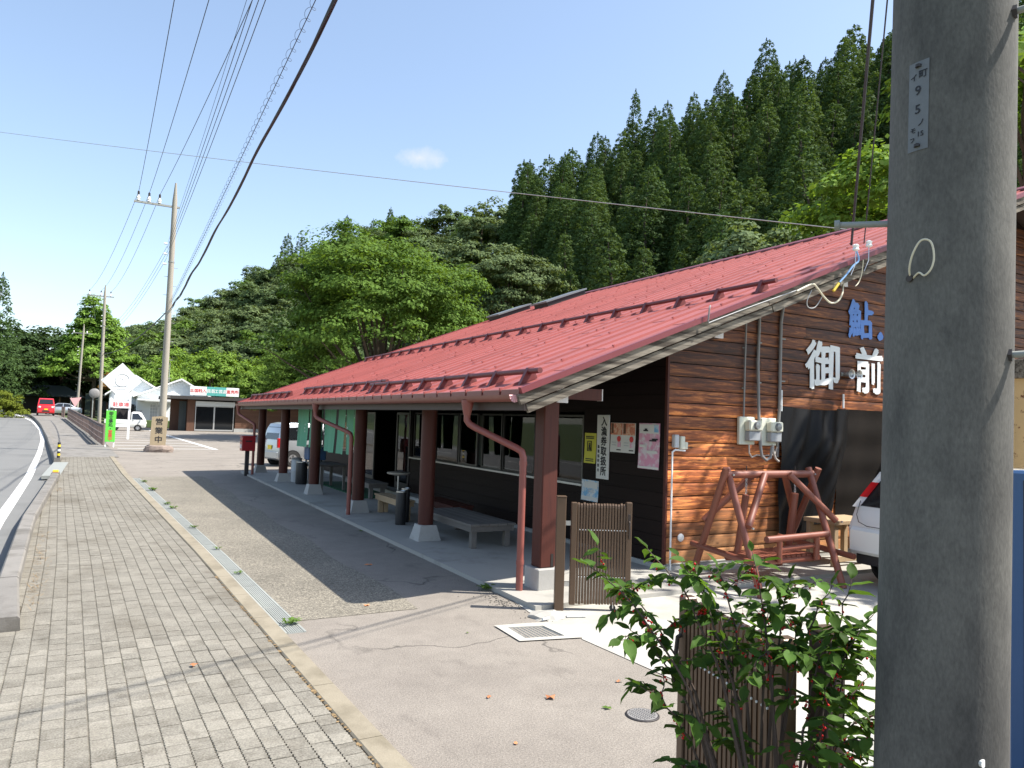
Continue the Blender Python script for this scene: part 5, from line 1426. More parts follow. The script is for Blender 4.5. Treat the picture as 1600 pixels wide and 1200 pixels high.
# curve mirror, triangular sign
t = thing('curve_mirror', 'round traffic mirror beside the pole behind the diamond sign', 'traffic mirror', (-.85, 77, .5))
MB().tube([(-.85, 77, .4), (-.85, 77, 3.6)], .05, 10).build('post', 'galv', t, True)
MB().lathe([(.40, 0), (.42, -.03), (.38, -.06), (.2, -.10), (0.01, -.115)], (-.75, 76.9, 3.35), 22, 'y').build('mirror', 'pvc_grey', t, True)
MB().lathe([(.45, .03), (.45, -.02), (.41, -.03)], (-.75, 76.93, 3.35), 22, 'y').build('hood', 'pvc_grey', t, True)
t = thing('triangle_sign', 'pinkish triangular road sign at the far end of the fence', 'sign', (-3.0, 90, .8))
MB().tube([(-3.0, 90, .7), (-3.0, 90, 3.1)], .04, 8).build('post', 'galv', t, True)
MB().prism([(-.5, 0), (.55, .15), (.02, -.95)], lambda a, b, c: (-2.6 + a, 89.9 + c, 2.95 + b), -.015, .015).build('plate', 'sign_pink', t)

# ================================================================== far buildings
# wooden craft shop with roof sign
t = thing('craft_shop', 'flat roofed brown wooden shop with glass doors and a roof sign', 'building', (11, 84, 0))
Y0 = 80.0
MB().box(6.0, 8.6, Y0 + 2.2, Y0 + 2.4, 0, 3.2).build('wall', 'shop_brown', t)
w = MB().box(12.0, 19.5, Y0, Y0 + 8, .35, 3.2).build('wall', 'shop_brown', t)
MB().box(11.9, 19.6, Y0 - .12, Y0 + 8, .0, .35).build('plinth', 'foundation', t)
for k in range(14):
    MB().box(12.0, 19.5, Y0 - .03, Y0 - .004, .37 + k * .2, .55 + k * .2).build('board', 'shop_brown', w)
MB().box(5.2, 20.2, Y0 - .9, Y0 + 8.4, 3.2, 3.52).build('roof', 'hut_dark', t)
MB().box(8.4, 11.9, Y0 + 1.2, Y0 + 1.3, 0, 3.2).build('back_panel', 'room_dark', t)
MB().box(8.15, 11.9, Y0 - .05, Y0 + .06, 2.62, 3.05).build('shutter_box', 'house_white', t)
for a, b in ((8.15, 9.95), (9.95, 11.85)):
    d = MB()
    d.box(a, a + .07, Y0, Y0 + .06, .05, 2.62); d.box(b - .07, b, Y0, Y0 + .06, .05, 2.62); d.box(a + .07, b - .07, Y0, Y0 + .06, 2.5, 2.619); d.box(a + .07, b - .07, Y0, Y0 + .06, .051, .2)
    o = d.build('glass_door', 'alu', t); MB().box(a + .07, b - .07, Y0 + .025, Y0 + .035, .2, 2.5).build('pane', 'car_glass', o)
MB().box(7.4, 8.1, Y0, Y0 + .1, 0, 3.19).build('wall', 'shop_brown', t)
MB().box(6.7, 7.35, Y0 + .6, Y0 + .7, 0, 3.0).build('side_door', 'hut_roof', t)
sg = thing('roof_sign', 'long roof sign with coloured Japanese lettering above the brown shop', 'sign', (10, Y0 - .4, 3.5))
for (a, b, m_, s, mm) in ((7.5, 9.05, 'sign_white', '各国輸入', 'ink_red'), (9.06, 9.85, 'sign_teal', '民芸', 'sign_white'), (9.86, 10.9, 'sign_teal', '工芸品', 'sign_white'), (10.91, 12.15, 'sign_white', '直売所', 'ink_red')):
    p_ = MB().bbox(a, b, Y0 - .55, Y0 - .47, 3.62, 4.52, .01).build('panel', m_, sg)
    text('letter', s, .40 if len(s) < 4 else .38, M_gable((a + b) / 2, Y0 - .556, 4.07), mm, p_, bold=.008)
for x in (7.9, 9.8, 11.8): MB().box(x - .04, x + .04, Y0 - .46, Y0 - .40, 3.51, 4.4).build('post', 'galv', sg)
# white house behind
t = thing('white_house', 'white walled house with pale gable roof behind the white truck', 'building', (4.5, 96, 0))
def gable_house(t, x0, x1, y0, y1, zw, ridge_x, zrg, ov, wm, rm):
    m = MB(); pr = [(x0, 0), (x1, 0), (x1, zw), (ridge_x, zrg), (x0, zw)]
    m.prism(pr, lambda a, b, c: (a, c, b), y0, y1); w = m.build('wall', wm, t)
    for (xa, za, xb, zb_) in ((x0 - ov, zw - ov * (zrg - zw) / (ridge_x - x0), ridge_x, zrg), (ridge_x, zrg, x1 + ov, zw - ov * (zrg - zw) / (x1 - ridge_x))):
        MB().add([(xa, y0 - ov, za + .02), (xb, y0 - ov, zb_ + .02), (xb, y1 + ov, zb_ + .02), (xa, y1 + ov, za + .02), (xa, y0 - ov, za + .22), (xb, y0 - ov, zb_ + .22), (xb, y1 + ov, zb_ + .22), (xa, y1 + ov, za + .22)],
                 [(3, 2, 1, 0), (4, 5, 6, 7), (0, 1, 5, 4), (1, 2, 6, 5), (2, 3, 7, 6), (3, 0, 4, 7)]).build('roof', rm, t)
    return w
w = gable_house(t, 3.4, 11.2, 94, 106, 3.6, 7.9, 5.6, .5, 'house_white', 'house_roof_white')
w2 = gable_house(t, .6, 6.4, 98, 108, 3.9, 3.2, 5.9, .5, 'house_white', 'house_roof_white')
MB().box(3.3, 7.2, 91.6, 93.9, 3.05, 3.25).build('porch_roof', 'house_roof_white', t)
for a in (4.7, 5.6):
    o = MB().box(a, a + .85, 93.93, 93.99, .75, 2.7).build('window', 'sign_white', t)
    for i in range(3):
        for j in range(5): MB().box(a + .05 + i * .26, a + .28 + i * .26, 93.91, 93.928, .82 + j * .37, 1.15 + j * .37).build('pane', 'ink_faint', o)
tr = MB()
for k in range(14):
    tr.tube([(2.1 + k * .1 - .5, 93.2, .5), (2.1 + k * .1 + .5, 93.2, 1.9)], .018, 4); tr.tube([(2.1 + k * .1 + .5, 93.25, .5), (2.1 + k * .1 - .5, 93.25, 1.9)], .018, 4)
tr.build('trellis', 'hut_dark', t)
MB().tube([(6.9, 99, 5.5), (6.9, 99, 7.9)], .04, 6).build('aerial', 'galv', t)
MB().box(1.0, 3.2, 97.2, 97.9, 0, 2.6).build('entrance', 'room_dark', t)
tag(MB().bbox(3.6, 6.8, 90.6, 91.3, 0, .85, .1).build('hedge', 'lf_hill_b', None, True), 'low dark hedge at the foot of the white house', 'hedge')
# open dark pavilion with hipped roof
t = thing('pavilion', 'dark wooden pavilion with hipped roof under the trees at the road bend', 'pavilion', (-11, 125, 1))
cx_, cy_ = -6.9, 130
m = MB(); a = 4.6
m.add([(cx_ - a, cy_ - 3, 3.5), (cx_ + a, cy_ - 3, 3.5), (cx_ + a, cy_ + 3, 3.5), (cx_ - a, cy_ + 3, 3.5), (cx_ - 1.8, cy_, 5.2), (cx_ + 1.8, cy_, 5.2)], [(0, 1, 5, 4), (1, 2, 5), (2, 3, 4, 5), (3, 0, 4), (3, 2, 1, 0)])
m.build('roof', 'hut_roof', t)
for x in (-3.6, -1.2, 1.2, 3.6):
    for y in (-2.3, 2.3): MB().box(cx_ + x - .1, cx_ + x + .1, cy_ + y - .1, cy_ + y + .1, .8, 3.5).build('post', 'shop_brown', t)
MB().box(cx_ - 3.6, cx_ + 3.6, cy_ + 1.9, cy_ + 2.0, .8, 3.49).build('back_wall', 'hut_dark', t)
# blue bin and rusty shed right of the near pole
t = thing('blue_locker', 'blue painted metal cabinet at the right edge behind the pole', 'cabinet', (4.9, 1.7, 0))
MB().bbox(4.28, 5.3, 1.25, 2.14, .0, 1.83, .015).build('body', 'blue_panel', t)
MB().box(4.276, 4.279, 2.05, 2.06, .1, 1.78).build('seam', 'frame_dark', t)
MB().box(4.25, 4.279, 1.5, 1.8, .95, 1.0).build('handle', 'steel', t)
t = thing('tool_shed', 'rust stained cream shed wall with a weathered board on top behind the blue cabinet', 'shed', (14, 6.6, 0))
MB().box(12.6, 16.5, 5.4, 7.3, 0, 2.95).build('wall', 'rusty_cream', t)
MB().bbox(12.5, 16.7, 5.25, 7.5, 2.951, 3.25, .01).build('roof', 'weathered', t)

# ================================================================== vehicles
def vehicle(name, label, loc, rz, outline, belt, roofz, width, tumble, wheels, wr, paint, cat, group=None, inset=.05):
    """outline: closed side silhouette (x forward, z up). Returns thing; parts in local space"""
    t = thing(name, label, cat, loc, rz, group)
    hw = width / 2
    def half(z): return hw - (max(0, z - belt) / (roofz - belt)) * tumble
    cxm = sum(p[0] for p in outline) / len(outline); czm = sum(p[1] for p in outline) / len(outline)
    n = len(outline)
    def ring(sgn, k, dy): return [(cxm + (x - cxm) * k, sgn * (half(z) - dy), czm + (z - czm) * k) for x, z in outline]
    rings = [ring(-1, .955, 0), ring(-1, .99, .025), ring(-1, 1.0, .08), ring(1, 1.0, .08), ring(1, .99, .025), ring(1, .955, 0)]
    vs = [p for r in rings for p in r]
    fs = [tuple(range(n - 1, -1, -1)), tuple(range(5 * n, 6 * n))]
    for j in range(5):
        for i in range(n): fs.append((j * n + i, j * n + (i + 1) % n, (j + 1) * n + (i + 1) % n, (j + 1) * n + i))
    me = MB().add(vs, fs).mesh('body', paint, True)
    import bmesh
    bm = bmesh.new(); bm.from_mesh(me); bmesh.ops.recalc_face_normals(bm, faces=bm.faces); bm.to_mesh(me); bm.free()
    body = obj('body', me, t, True)
    for wx in wheels:
        for s in (-1, 1):
            y = s * (hw - .09)
            MB().lathe([(wr + .055, -.03), (wr + .055, .0)], (wx, s * (hw - .015) , wr), 22, 'y').build('wheel_arch', 'black_plastic', t, True, True)
            w = MB().lathe([(wr * .62, -.09), (wr * .95, -.09), (wr, -.06), (wr, .06), (wr * .95, .09), (wr * .62, .09)], (wx, y + s * .035, wr), 24, 'y').build('wheel', 'tyre', t, True, True)
            MB().lathe([(wr * .60, -.02), (wr * .60, .02), (wr * .3, .03)], (wx, y + s * .11, wr), 18, 'y').build('rim', 'rim', w, True).matrix_parent_inverse = Matrix()
            hb = MB()
            for k in range(5):
                a = 2 * math.pi * k / 5 + .3
                hb.lathe([(wr * .11, -.006), (wr * .11, .006)], (wx + wr * .40 * math.cos(a), y + s * .135, wr + wr * .40 * math.sin(a)), 8, 'y')
            stuff(hb.build('rim_opening', 'black_plastic', w)).matrix_parent_inverse = Matrix()
    def side(nm, poly, m, out=.006):
        for s in (-1, 1):
            vs = [(x, s * (half(z) + out), z) for x, z in poly] + [(x, s * (half(z) - .02), z) for x, z in poly]
            k = len(poly)
            MB().add(vs, [tuple(range(k))[::s], tuple(range(k, 2 * k))[::-s]] + [(i, i + k, (i + 1) % k + k, (i + 1) % k) for i in range(k)]).build(nm, m, t, local=True)
    def cross(nm, x0, z0, x1, z1, w0, w1, m, out=.008):
        """panel across the car between two (x,z) lines"""
        dx, dz = x1 - x0, z1 - z0; l = math.hypot(dx, dz); nx_, nz_ = (-dz / l, dx / l)
        if nx_ * ((x0 + x1) / 2 - cxm) < 0: nx_, nz_ = -nx_, -nz_
        vs = []
        for o_ in (out, -.02):
            vs += [(x0 + nx_ * o_, -w0, z0 + nz_ * o_), (x0 + nx_ * o_, w0, z0 + nz_ * o_), (x1 + nx_ * o_, w1, z1 + nz_ * o_), (x1 + nx_ * o_, -w1, z1 + nz_ * o_)]
        return MB().add(vs, [(0, 1, 2, 3), (7, 6, 5, 4), (0, 4, 5, 1), (1, 5, 6, 2), (2, 6, 7, 3), (3, 7, 4, 0)]).build(nm, m, t, local=True)
    def box(nm, m, *a): return MB().bbox(*a).build(nm, m, t, local=True)
    return t, side, cross, box, half

# silver kei wagon beyond the porch (rear towards the porch corner)
ol = [(-1.66, .28), (-1.70, .45), (-1.70, .62), (-1.66, .98), (-1.56, 1.45), (-1.46, 1.62), (-1.2, 1.68), (.2, 1.68), (.55, 1.60), (1.10, 1.08), (1.55, .98), (1.68, .85), (1.70, .35), (1.62, .24), (-1.55, .22)]
t, side, cross, box, half = vehicle('parked_car', 'silver compact wagon parked beyond the porch posts', (7.35, 29.6, .004), rad(14), ol, .98, 1.68, 1.475, .13, (-1.12, 1.12), .29, 'car_silver', 'car')
side('side_window', [(-1.42, 1.08), (-1.36, 1.48), (-.70, 1.52), (-.68, 1.06)], 'car_glass'); side('side_window', [(-.60, 1.06), (-.60, 1.52), (.15, 1.52), (.20, 1.05)], 'car_glass'); side('side_window', [(.28, 1.05), (.24, 1.52), (.45, 1.49), (.90, 1.06)], 'car_glass')
cross('rear_window', -1.655, 1.02, -1.53, 1.50, .56, .50, 'car_glass'); cross('windscreen', .62, 1.53, 1.06, 1.10, .55, .62, 'car_glass')
for s in (-1, 1): box('tail_lamp', 'lamp_red', -1.715, -1.60, s * .66 - .065, s * .66 + .065, .72, 1.08, .01)
box('bumper', 'car_silver', -1.76, -1.64, -.70, .70, .30, .56, .02); box('number_plate', 'yellow', -1.725, -1.70, -.16, .16, .64, .80, .004)
side('door_line', [(-.65, .35), (-.65, 1.04), (-.642, 1.04), (-.642, .35)], 'frame_dark', .002); side('door_line', [(.24, .35), (.24, 1.04), (.248, 1.04), (.248, .35)], 'frame_dark', .002)

# white car by the gable, rear to the camera
ol = [(-2.02, .36), (-2.10, .44), (-2.12, .74), (-2.04, .90), (-1.99, 1.02), (-1.58, 1.50), (-1.42, 1.56), (-1.0, 1.60), (.3, 1.58), (.75, 1.48), (1.35, 1.06), (1.95, .98), (2.10, .80), (2.12, .40), (2.0, .28), (-1.9, .28)]
t, side, cross, box, half = vehicle('parked_car', 'white estate car with red tail lamps behind the near utility pole', (10.84, 5.42, .008), rad(-3), ol, .98, 1.60, 1.70, .15, (-1.30, 1.32), .33, 'car_white', 'car')
cross('rear_window', -1.985, 1.03, -1.60, 1.475, .74, .64, 'car_glass')
side('side_window', [(-1.62, 1.10), (-1.36, 1.44), (-.72, 1.48), (-.70, 1.06)], 'car_glass'); side('side_window', [(-.62, 1.06), (-.62, 1.48), (.25, 1.47), (.30, 1.05)], 'car_glass'); side('side_window', [(.38, 1.05), (.34, 1.47), (.62, 1.42), (1.12, 1.06)], 'car_glass')
for s in (-1, 1):
    vs = []
    for (x, z) in ((-2.00, 1.01), (-1.60, 1.48)):
        y0, y1 = s * (half(z) - .11), s * (half(z) + .006)
        vs += [(x - .022, y0, z), (x - .010, y1, z), (x + .16, y1, z + .0)]
    lamp = MB().add(vs, [(0, 1, 4, 3), (1, 2, 5, 4), (0, 2, 1), (3, 4, 5), (0, 3, 5, 2)]).build('tail_lamp', 'lamp_clear', t, local=True)
    vs = []
    for (x, z) in ((-1.885, 1.145), (-1.72, 1.34)):
        y0, y1 = s * (half(z) - .115), s * (half(z) + .010)
        vs += [(x - .028, y0, z), (x - .015, y1, z), (x + .165, y1, z)]
    MB().add(vs, [(0, 1, 4, 3), (1, 2, 5, 4), (0, 2, 1), (3, 4, 5), (0, 3, 5, 2)]).build('red_lens', 'lamp_red', lamp).matrix_parent_inverse = Matrix()
    box('reflector', 'lamp_red', -2.135, -2.105, s * .58 - .055, s * .58 + .055, .56, .60, .004)
box('bumper', 'car_white', -2.16, -2.0, -.80, .80, .42, .76, .04); box('under_valance', 'black_plastic', -2.08, -1.9, -.74, .74, .28, .419, .02)
pts = []
for (y, z) in ((-.72, 1.10), (-.72, .92), (-.66, .83), (-.52, .79), (.52, .79), (.66, .83), (.72, .92), (.72, 1.10)): pts.append((-2.145 + max(0, z - .78) * .42, y, z))
MB().tube(pts, .005, 5).build('tailgate_seam', 'frame_dark', t, local=True)
box('number_plate', 'sign_white', -2.125, -2.10, -.165, .165, .84, 1.0, .004)

# white kei truck
ol = [(-1.0, .42), (-1.0, .72), (.42, .72), (.42, 1.70), (.55, 1.78), (1.05, 1.78), (1.25, 1.68), (1.60, 1.10), (1.66, .95), (1.68, .40), (1.58, .30), (-.9, .36)]
t, side, cross, box, half = vehicle('kei_truck', 'small white pick-up truck parked sideways behind the striped bay', (1.95, 76.9, .004), rad(-4), ol, 1.0, 1.78, 1.475, .10, (-.95, 1.0), .27, 'car_white', 'truck')
for nm, a in (('bed_side', (-1.72, .40, -.735, -.70, .66, 1.02)), ('bed_side', (-1.72, .40, .70, .735, .66, 1.02)), ('tailgate', (-1.75, -1.721, -.735, .735, .66, 1.02)), ('bed_floor', (-1.72, .40, -.699, .699, .62, .68))): box(nm, 'car_white', *a, .006)
box('chassis', 'black_plastic', -1.6, .9, -.5, .5, .30, .60, .02)
side('side_window', [(.52, 1.08), (.52, 1.60), (.98, 1.62), (1.42, 1.06)], 'car_glass'); cross('windscreen', 1.24, 1.64, 1.56, 1.12, .60, .66, 'car_glass')
for s in (-1, 1):
    box('headlight', 'lamp_clear', 1.62, 1.70, s * .55 - .1, s * .55 + .1, .66, .82, .01); box('mirror', 'black_plastic', 1.28, 1.36, s * .86 - .06, s * .86 + .06, 1.08, 1.28, .01)
box('bumper', 'black_plastic', 1.60, 1.72, -.70, .70, .32, .50, .02)
side('door_handle', [(.52, .92), (.52, .97), (.64, .97), (.64, .92)], 'black_plastic')

# red van facing the camera
ol = [(-1.66, .30), (-1.70, .9), (-1.62, 1.80), (-1.5, 1.90), (.7, 1.90), (.95, 1.82), (1.35, 1.22), (1.60, 1.08), (1.70, .9), (1.70, .35), (1.6, .25), (-1.55, .24)]
t, side, cross, box, half = vehicle('red_van', 'small red van facing the camera where the road bends', (-5.6, 97, 1.0), rad(-86), ol, 1.1, 1.9, 1.62, .12, (-1.15, 1.15), .28, 'car_red', 'van')
cross('windscreen', .98, 1.78, 1.36, 1.26, .60, .66, 'car_glass'); side('side_window', [(.25, 1.22), (.25, 1.70), (.80, 1.72), (1.20, 1.20)], 'car_glass'); side('side_window', [(-1.4, 1.22), (-1.4, 1.70), (.15, 1.70), (.15, 1.22)], 'car_glass')
for s in (-1, 1): box('headlight', 'lamp_clear', 1.62, 1.73, s * .60 - .11, s * .60 + .11, .84, 1.02, .02)
box('grille', 'bolt_dark', 1.70, 1.725, -.35, .35, .42, .56, .006); box('number_plate', 'yellow', 1.71, 1.74, -.17, .17, .60, .76, .004)
# silver saloon behind the fence end
ol = [(-2.2, .35), (-2.22, .8), (-2.1, .95), (-1.5, 1.02), (-.9, 1.42), (-.3, 1.48), (.4, 1.46), (1.15, 1.0), (2.0, .86), (2.22, .65), (2.22, .30), (2.1, .22), (-2.1, .24)]
t, side, cross, box, half = vehicle('silver_saloon', 'pale silver saloon parked across the road end behind the short fence', (-4.5, 106, 1.0), rad(184), ol, .95, 1.48, 1.68, .2, (-1.35, 1.38), .30, 'car_silver', 'car')
side('side_window', [(-1.25, 1.04), (-.85, 1.38), (-.22, 1.42), (-.2, 1.02)], 'car_glass'); side('side_window', [(-.12, 1.02), (-.12, 1.42), (.36, 1.40), (.98, 1.0)], 'car_glass')
cross('windscreen', .46, 1.44, 1.12, 1.03, .60, .68, 'car_glass'); cross('rear_window', -1.45, 1.05, -.95, 1.40, .66, .58, 'car_glass')
for s in (-1, 1): box('headlight', 'lamp_clear', 2.08, 2.22, s * .60 - .12, s * .60 + .12, .62, .76, .02); box('tail_lamp', 'lamp_red', -2.22, -2.1, s * .62 - .1, s * .62 + .1, .72, .88, .02)
# ================================================================== trees
def leaf_quads(P, Nn, S, rng, name, m, aspect=.62):
    """one rhombic leaf face per point; P centres, Nn rough normals, S sizes"""
    n = len(P)
    Nn = Nn + rng.normal(0, .40, (n, 3)); Nn /= np.linalg.norm(Nn, axis=1)[:, None] + 1e-9
    A = np.cross(Nn, rng.normal(0, 1, (n, 3))); A /= np.linalg.norm(A, axis=1)[:, None] + 1e-9
    B = np.cross(Nn, A)
    S = S[:, None]
    V = np.stack([P - A * S, P - B * S * aspect, P + A * S, P + B * S * aspect], 1).reshape(-1, 3)
    me = bpy.data.meshes.new(name)
    me.vertices.add(4 * n); me.vertices.foreach_set('co', V.astype(np.float32).ravel())
    me.loops.add(4 * n); me.loops.foreach_set('vertex_index', np.arange(4 * n, dtype=np.int32))
    me.polygons.add(n); me.polygons.foreach_set('loop_start', np.arange(0, 4 * n, 4, dtype=np.int32))
    me.update(calc_edges=True); me.validate()
    me.materials.append(MATS[m])
    return me

def cedar_mesh(seed, h, r, m, per=52, size=.15, sparse=False):
    """blunt cone of soft rounded needle tufts with a pointed leader"""
    rng = np.random.default_rng(seed)
    P = []; Nn = []; S = []
    z = h * .12; ph = rng.uniform(0, 6.28, 3)
    while z < h * .97:
        t = z / h
        rr = r * ((1 - t) ** (.62 if not sparse else .8)) * (1 + .10 * math.sin(5 * t + ph[0]))
        k = max(4, int(rr * 4.6 * (.6 if sparse else 1)))
        a0 = rng.uniform(0, 6.28)
        for i in range(k):
            a = a0 + 6.283 * i / k + rng.uniform(-.25, .25)
            q = rr * (.80 + .14 * math.sin(2 * a + ph[1]) + rng.uniform(-.16, .10))
            cr = (.34 + .52 * (1 - t) ** .7) * rng.uniform(.75, 1.25)
            c = np.array([q * math.cos(a), q * math.sin(a), z - q * .18 + rng.uniform(-.3, .3)])
            n = int(per * cr / .6 * (.7 + .5 * rng.random()))
            d = rng.normal(0, 1, (n, 3)) + np.array([math.cos(a) * .5, math.sin(a) * .5, .45]); d /= np.linalg.norm(d, axis=1)[:, None]
            rad_ = cr * rng.uniform(.35, 1.0, n) ** .5
            P.append(c + d * rad_[:, None]); Nn.append(d * 1.6); S.append(size * rng.uniform(.6, 1.3, n))
        z += (.52 + .26 * (1 - t)) * h / 22 * rng.uniform(.85, 1.15)
    n = 60
    zz = rng.uniform(0, 1, n)
    P.append(np.stack([rng.normal(0, .16, n) * (1 - zz), rng.normal(0, .16, n) * (1 - zz), h * .955 + zz * h * .055], 1)); Nn.append(rng.normal(0, 1, (n, 3))); S.append(size * .8 * np.ones(n))
    return leaf_quads(np.concatenate(P), np.concatenate(Nn), np.concatenate(S), rng, 'crown', m)

def broad_mesh(seed, w, h, z0, m, ncl, per, size, flat=.62, shell=.55, cone=0.0, clump=.17):
    """rounded crown of overlapping leafy clumps; z0 = crown underside"""
    rng = np.random.default_rng(seed)
    P = []; Nn = []; S = []; C = []
    hh = (h - z0) / 2; cz = z0 + hh
    for i in range(ncl):
        d = rng.normal(0, 1, 3); d /= np.linalg.norm(d)
        if d[2] < -.45: d[2] *= -.6
        q = shell + (1 - shell) * rng.random() ** .6
        lump = 1 + .16 * math.sin(3.1 * d[0] + seed) * math.cos(2.7 * d[1] + 2 * seed) + .10 * math.sin(7 * d[2] + seed)
        c = np.array([d[0] * w / 2, d[1] * w / 2, d[2] * hh]) * q * lump
        if cone: s_ = 1 - cone * (c[2] / hh * .5 + .5); c[0] *= s_; c[1] *= s_
        c[2] += cz
        cr = w * clump * rng.uniform(.6, 1.2)
        n = int(per * rng.uniform(.7, 1.3))
        e = rng.normal(0, 1, (n, 3)); e /= np.linalg.norm(e, axis=1)[:, None]; e[:, 2] = np.where(e[:, 2] < -.2, -e[:, 2] * .5, e[:, 2])
        rr = cr * rng.uniform(.25, 1.0, n) ** .5
        P.append(c + e * rr[:, None] * np.array([1, 1, flat])); Nn.append(e * .8 + d * .4 + np.array([0, 0, .5])); S.append(size * rng.uniform(.6, 1.3, n)); C.append(c)
    return leaf_quads(np.concatenate(P), np.concatenate(Nn), np.concatenate(S), rng, 'crown', m), C

def trunk_mb(h, r, limbs=(), z_split=.4, seed=0):
    rn = random.Random(seed); m = MB()
    pts = [(0, 0, -.6), (0, 0, 0), (rn.uniform(-.05, .05) * h * .2, rn.uniform(-.05, .05) * h * .2, h * .35), (rn.uniform(-.03, .03) * h, rn.uniform(-.03, .03) * h, h * .7), (0, 0, h * .93)]
    m.tube(pts, [r * 1.3, r, r * .75, r * .4, r * .08], 9)
    for c in limbs:
        a = Vector((0, 0, h * z_split * rn.uniform(.75, 1.3))); b = Vector(c)
        if b.z < a.z + .3: a.z = max(.5, b.z - .8)
        mid = a.lerp(b, .55) + Vector((0, 0, -.06 * (b - a).length))
        m.tube([a, mid, b], [r * .42, r * .22, r * .05], 6)
    return m

def plant_tree(proto, loc, s, rz, label, group=None, sz=None, cat='tree'):
    t = copy_tree(proto); t.location = loc; t.scale = (s, s, sz or s); t.rotation_euler = (0, 0, rz); tag(t, label, cat, group)
    return t
def make_tree(name, crown_me, trunk_mesh, extra=()):
    t = thing(name, 'x', 'tree')
    obj('crown', crown_me, t, True); obj('trunk', trunk_mesh, t, True)
    for nm, me in extra: obj(nm, me, t, True)
    return t

cedars = []
for i in range(6):
    h = 22.0; r = (4.6, 5.1, 4.2, 4.8, 5.3, 4.4)[i]
    cedars.append(make_tree('cedar_tree', cedar_mesh(100 + i, h, r, ('lf_cedar', 'lf_cedar_b')[i % 2]), trunk_mb(h, .28, seed=i).mesh('trunk', 'bark', True)))
cedars.append(make_tree('cedar_tree', cedar_mesh(140, 22, 3.4, 'lf_cedar', per=34, size=.15, sparse=True), trunk_mb(22, .24, seed=9).mesh('trunk', 'bark', True)))
hillbroad = []
for i in range(5):
    me, C = broad_mesh(200 + i, 8.5, 10.5, 2.6, ('lf_hill', 'lf_hill_b', 'lf_hill', 'lf_big', 'lf_hill_b')[i], 70, 95, .22, clump=.16)
    hillbroad.append(make_tree('broadleaf_tree', me, trunk_mb(10, .24, C[:7], seed=i).mesh('trunk', 'bark', True)))
light = []
for i in range(3):
    me, C = broad_mesh(300 + i, 7.5, 9.5, 1.2, ('lf_light', 'lf_ginkgo', 'lf_light')[i], 75, 90, .18, clump=.14, flat=.8)
    light.append(make_tree('broadleaf_tree', me, trunk_mb(8, .20, C[:8], seed=i).mesh('trunk', 'bark', True)))
dark = []
for i in range(2):
    me, C = broad_mesh(320 + i, 9, 10.5, -.2, 'lf_dark', 90, 85, .24, clump=.16)
    dark.append(make_tree('broadleaf_tree', me, trunk_mb(9, .26, C[:8], seed=i).mesh('trunk', 'bark', True)))
protos = cedars + hillbroad + light + dark

def roof_line(px):      # lowest picture row the roof hides, to skip trees nobody can see
    return float(np.interp(px, [-200, 0, 200, 372, 800, 915, 1383, 1600, 1900], [640, 640, 640, 628, 496, 461, 349, 296, 230]))
rng = random.Random(21)
placed = []
def free(x, y, dmin):
    for (a, b, c) in placed:
        if (a - x) ** 2 + (b - y) ** 2 < (max(dmin, c) * .95) ** 2: return False
    return True
ncedar = 0
def az_d(az, d): return d * math.sin(rad(az)), d * math.cos(rad(az))
# tall cedars standing out on the skyline first, then the mass
sky = [(38.3, 117, .98, 6), (40.8, 112, .80, 1), (45.0, 116, .84, 0), (48.1, 112, .92, 4), (42.8, 113, .76, 3), (50.2, 115, .74, 2), (36.0, 112, .74, 1)]
for az, d, s, i in sky:
    x, y = az_d(az, d); placed.append((x, y, 3.6))
    plant_tree(cedars[i], (x, y, hill(x, y) - .3), s, rng.uniform(0, 6), ('slender thin topped cedar rising alone above the wooded skyline' if i == 6 else 'tall dark cedar in the plantation on the hillside'), None if i == 6 else 'cedars covering the hillside')
tries = 0
while tries < 9000 and ncedar < 230:
    tries += 1
    az = rng.uniform(29.5, 66); d = rng.uniform(float(np.interp(az, AZ, D0T)) + 3, float(np.interp(az, AZ, D1T)) + 8)
    if az < 33 and d < 95: continue
    x, y = az_d(az, d)
    if not free(x, y, 3.9): continue
    z = hill(x, y); s = rng.uniform(.58, .84)
    p = project((x, y, z + 22 * s))
    if p is None or p[0] > 1640 or p[1] > roof_line(p[0]) - 6: continue
    placed.append((x, y, 3.9)); ncedar += 1
    plant_tree(cedars[rng.choice((0, 1, 2, 3, 4, 5))], (x, y, z - .3), s * rng.uniform(1.12, 1.5), rng.uniform(0, 6.28), 'tall dark cedar in the plantation on the hillside', 'cedars covering the hillside', s)
nb = 0; tries = 0
while tries < 9000 and nb < 190:
    tries += 1
    az = rng.uniform(-3, 31.5); d = rng.uniform(float(np.interp(az, AZ, D0T)) + 2, float(np.interp(az, AZ, D1T)) + 10)
    x, y = az_d(az, d)
    if not free(x, y, 6.2): continue
    z = hill(x, y); s = rng.uniform(.85, 1.35)
    p = project((x, y, z + 10.5 * s))
    if p is None or p[0] < 130 or p[1] > roof_line(p[0]) - 4: continue
    placed.append((x, y, 6.2)); nb += 1
    plant_tree(hillbroad[rng.choice((0, 1, 2, 3, 4))], (x, y, z - .4), s, rng.uniform(0, 6.28), 'grey green broadleaf tree in the mixed wood on the far hillside', 'broadleaf trees covering the far hill')
# a few conifers pricking the far skyline
for k, (az, d, s) in enumerate(((15.9, 192, .80), (17.9, 186, .62), (19.2, 180, .68), (11.6, 221, .92), (12.6, 219, .84), (10.9, 216, .7))):
    x, y = az_d(az, d); plant_tree(cedars[k % 6], (x, y, hill(x, y) - .3), s, k, 'pointed conifer pricking the skyline of the far mixed wood', 'conifers on the far skyline')
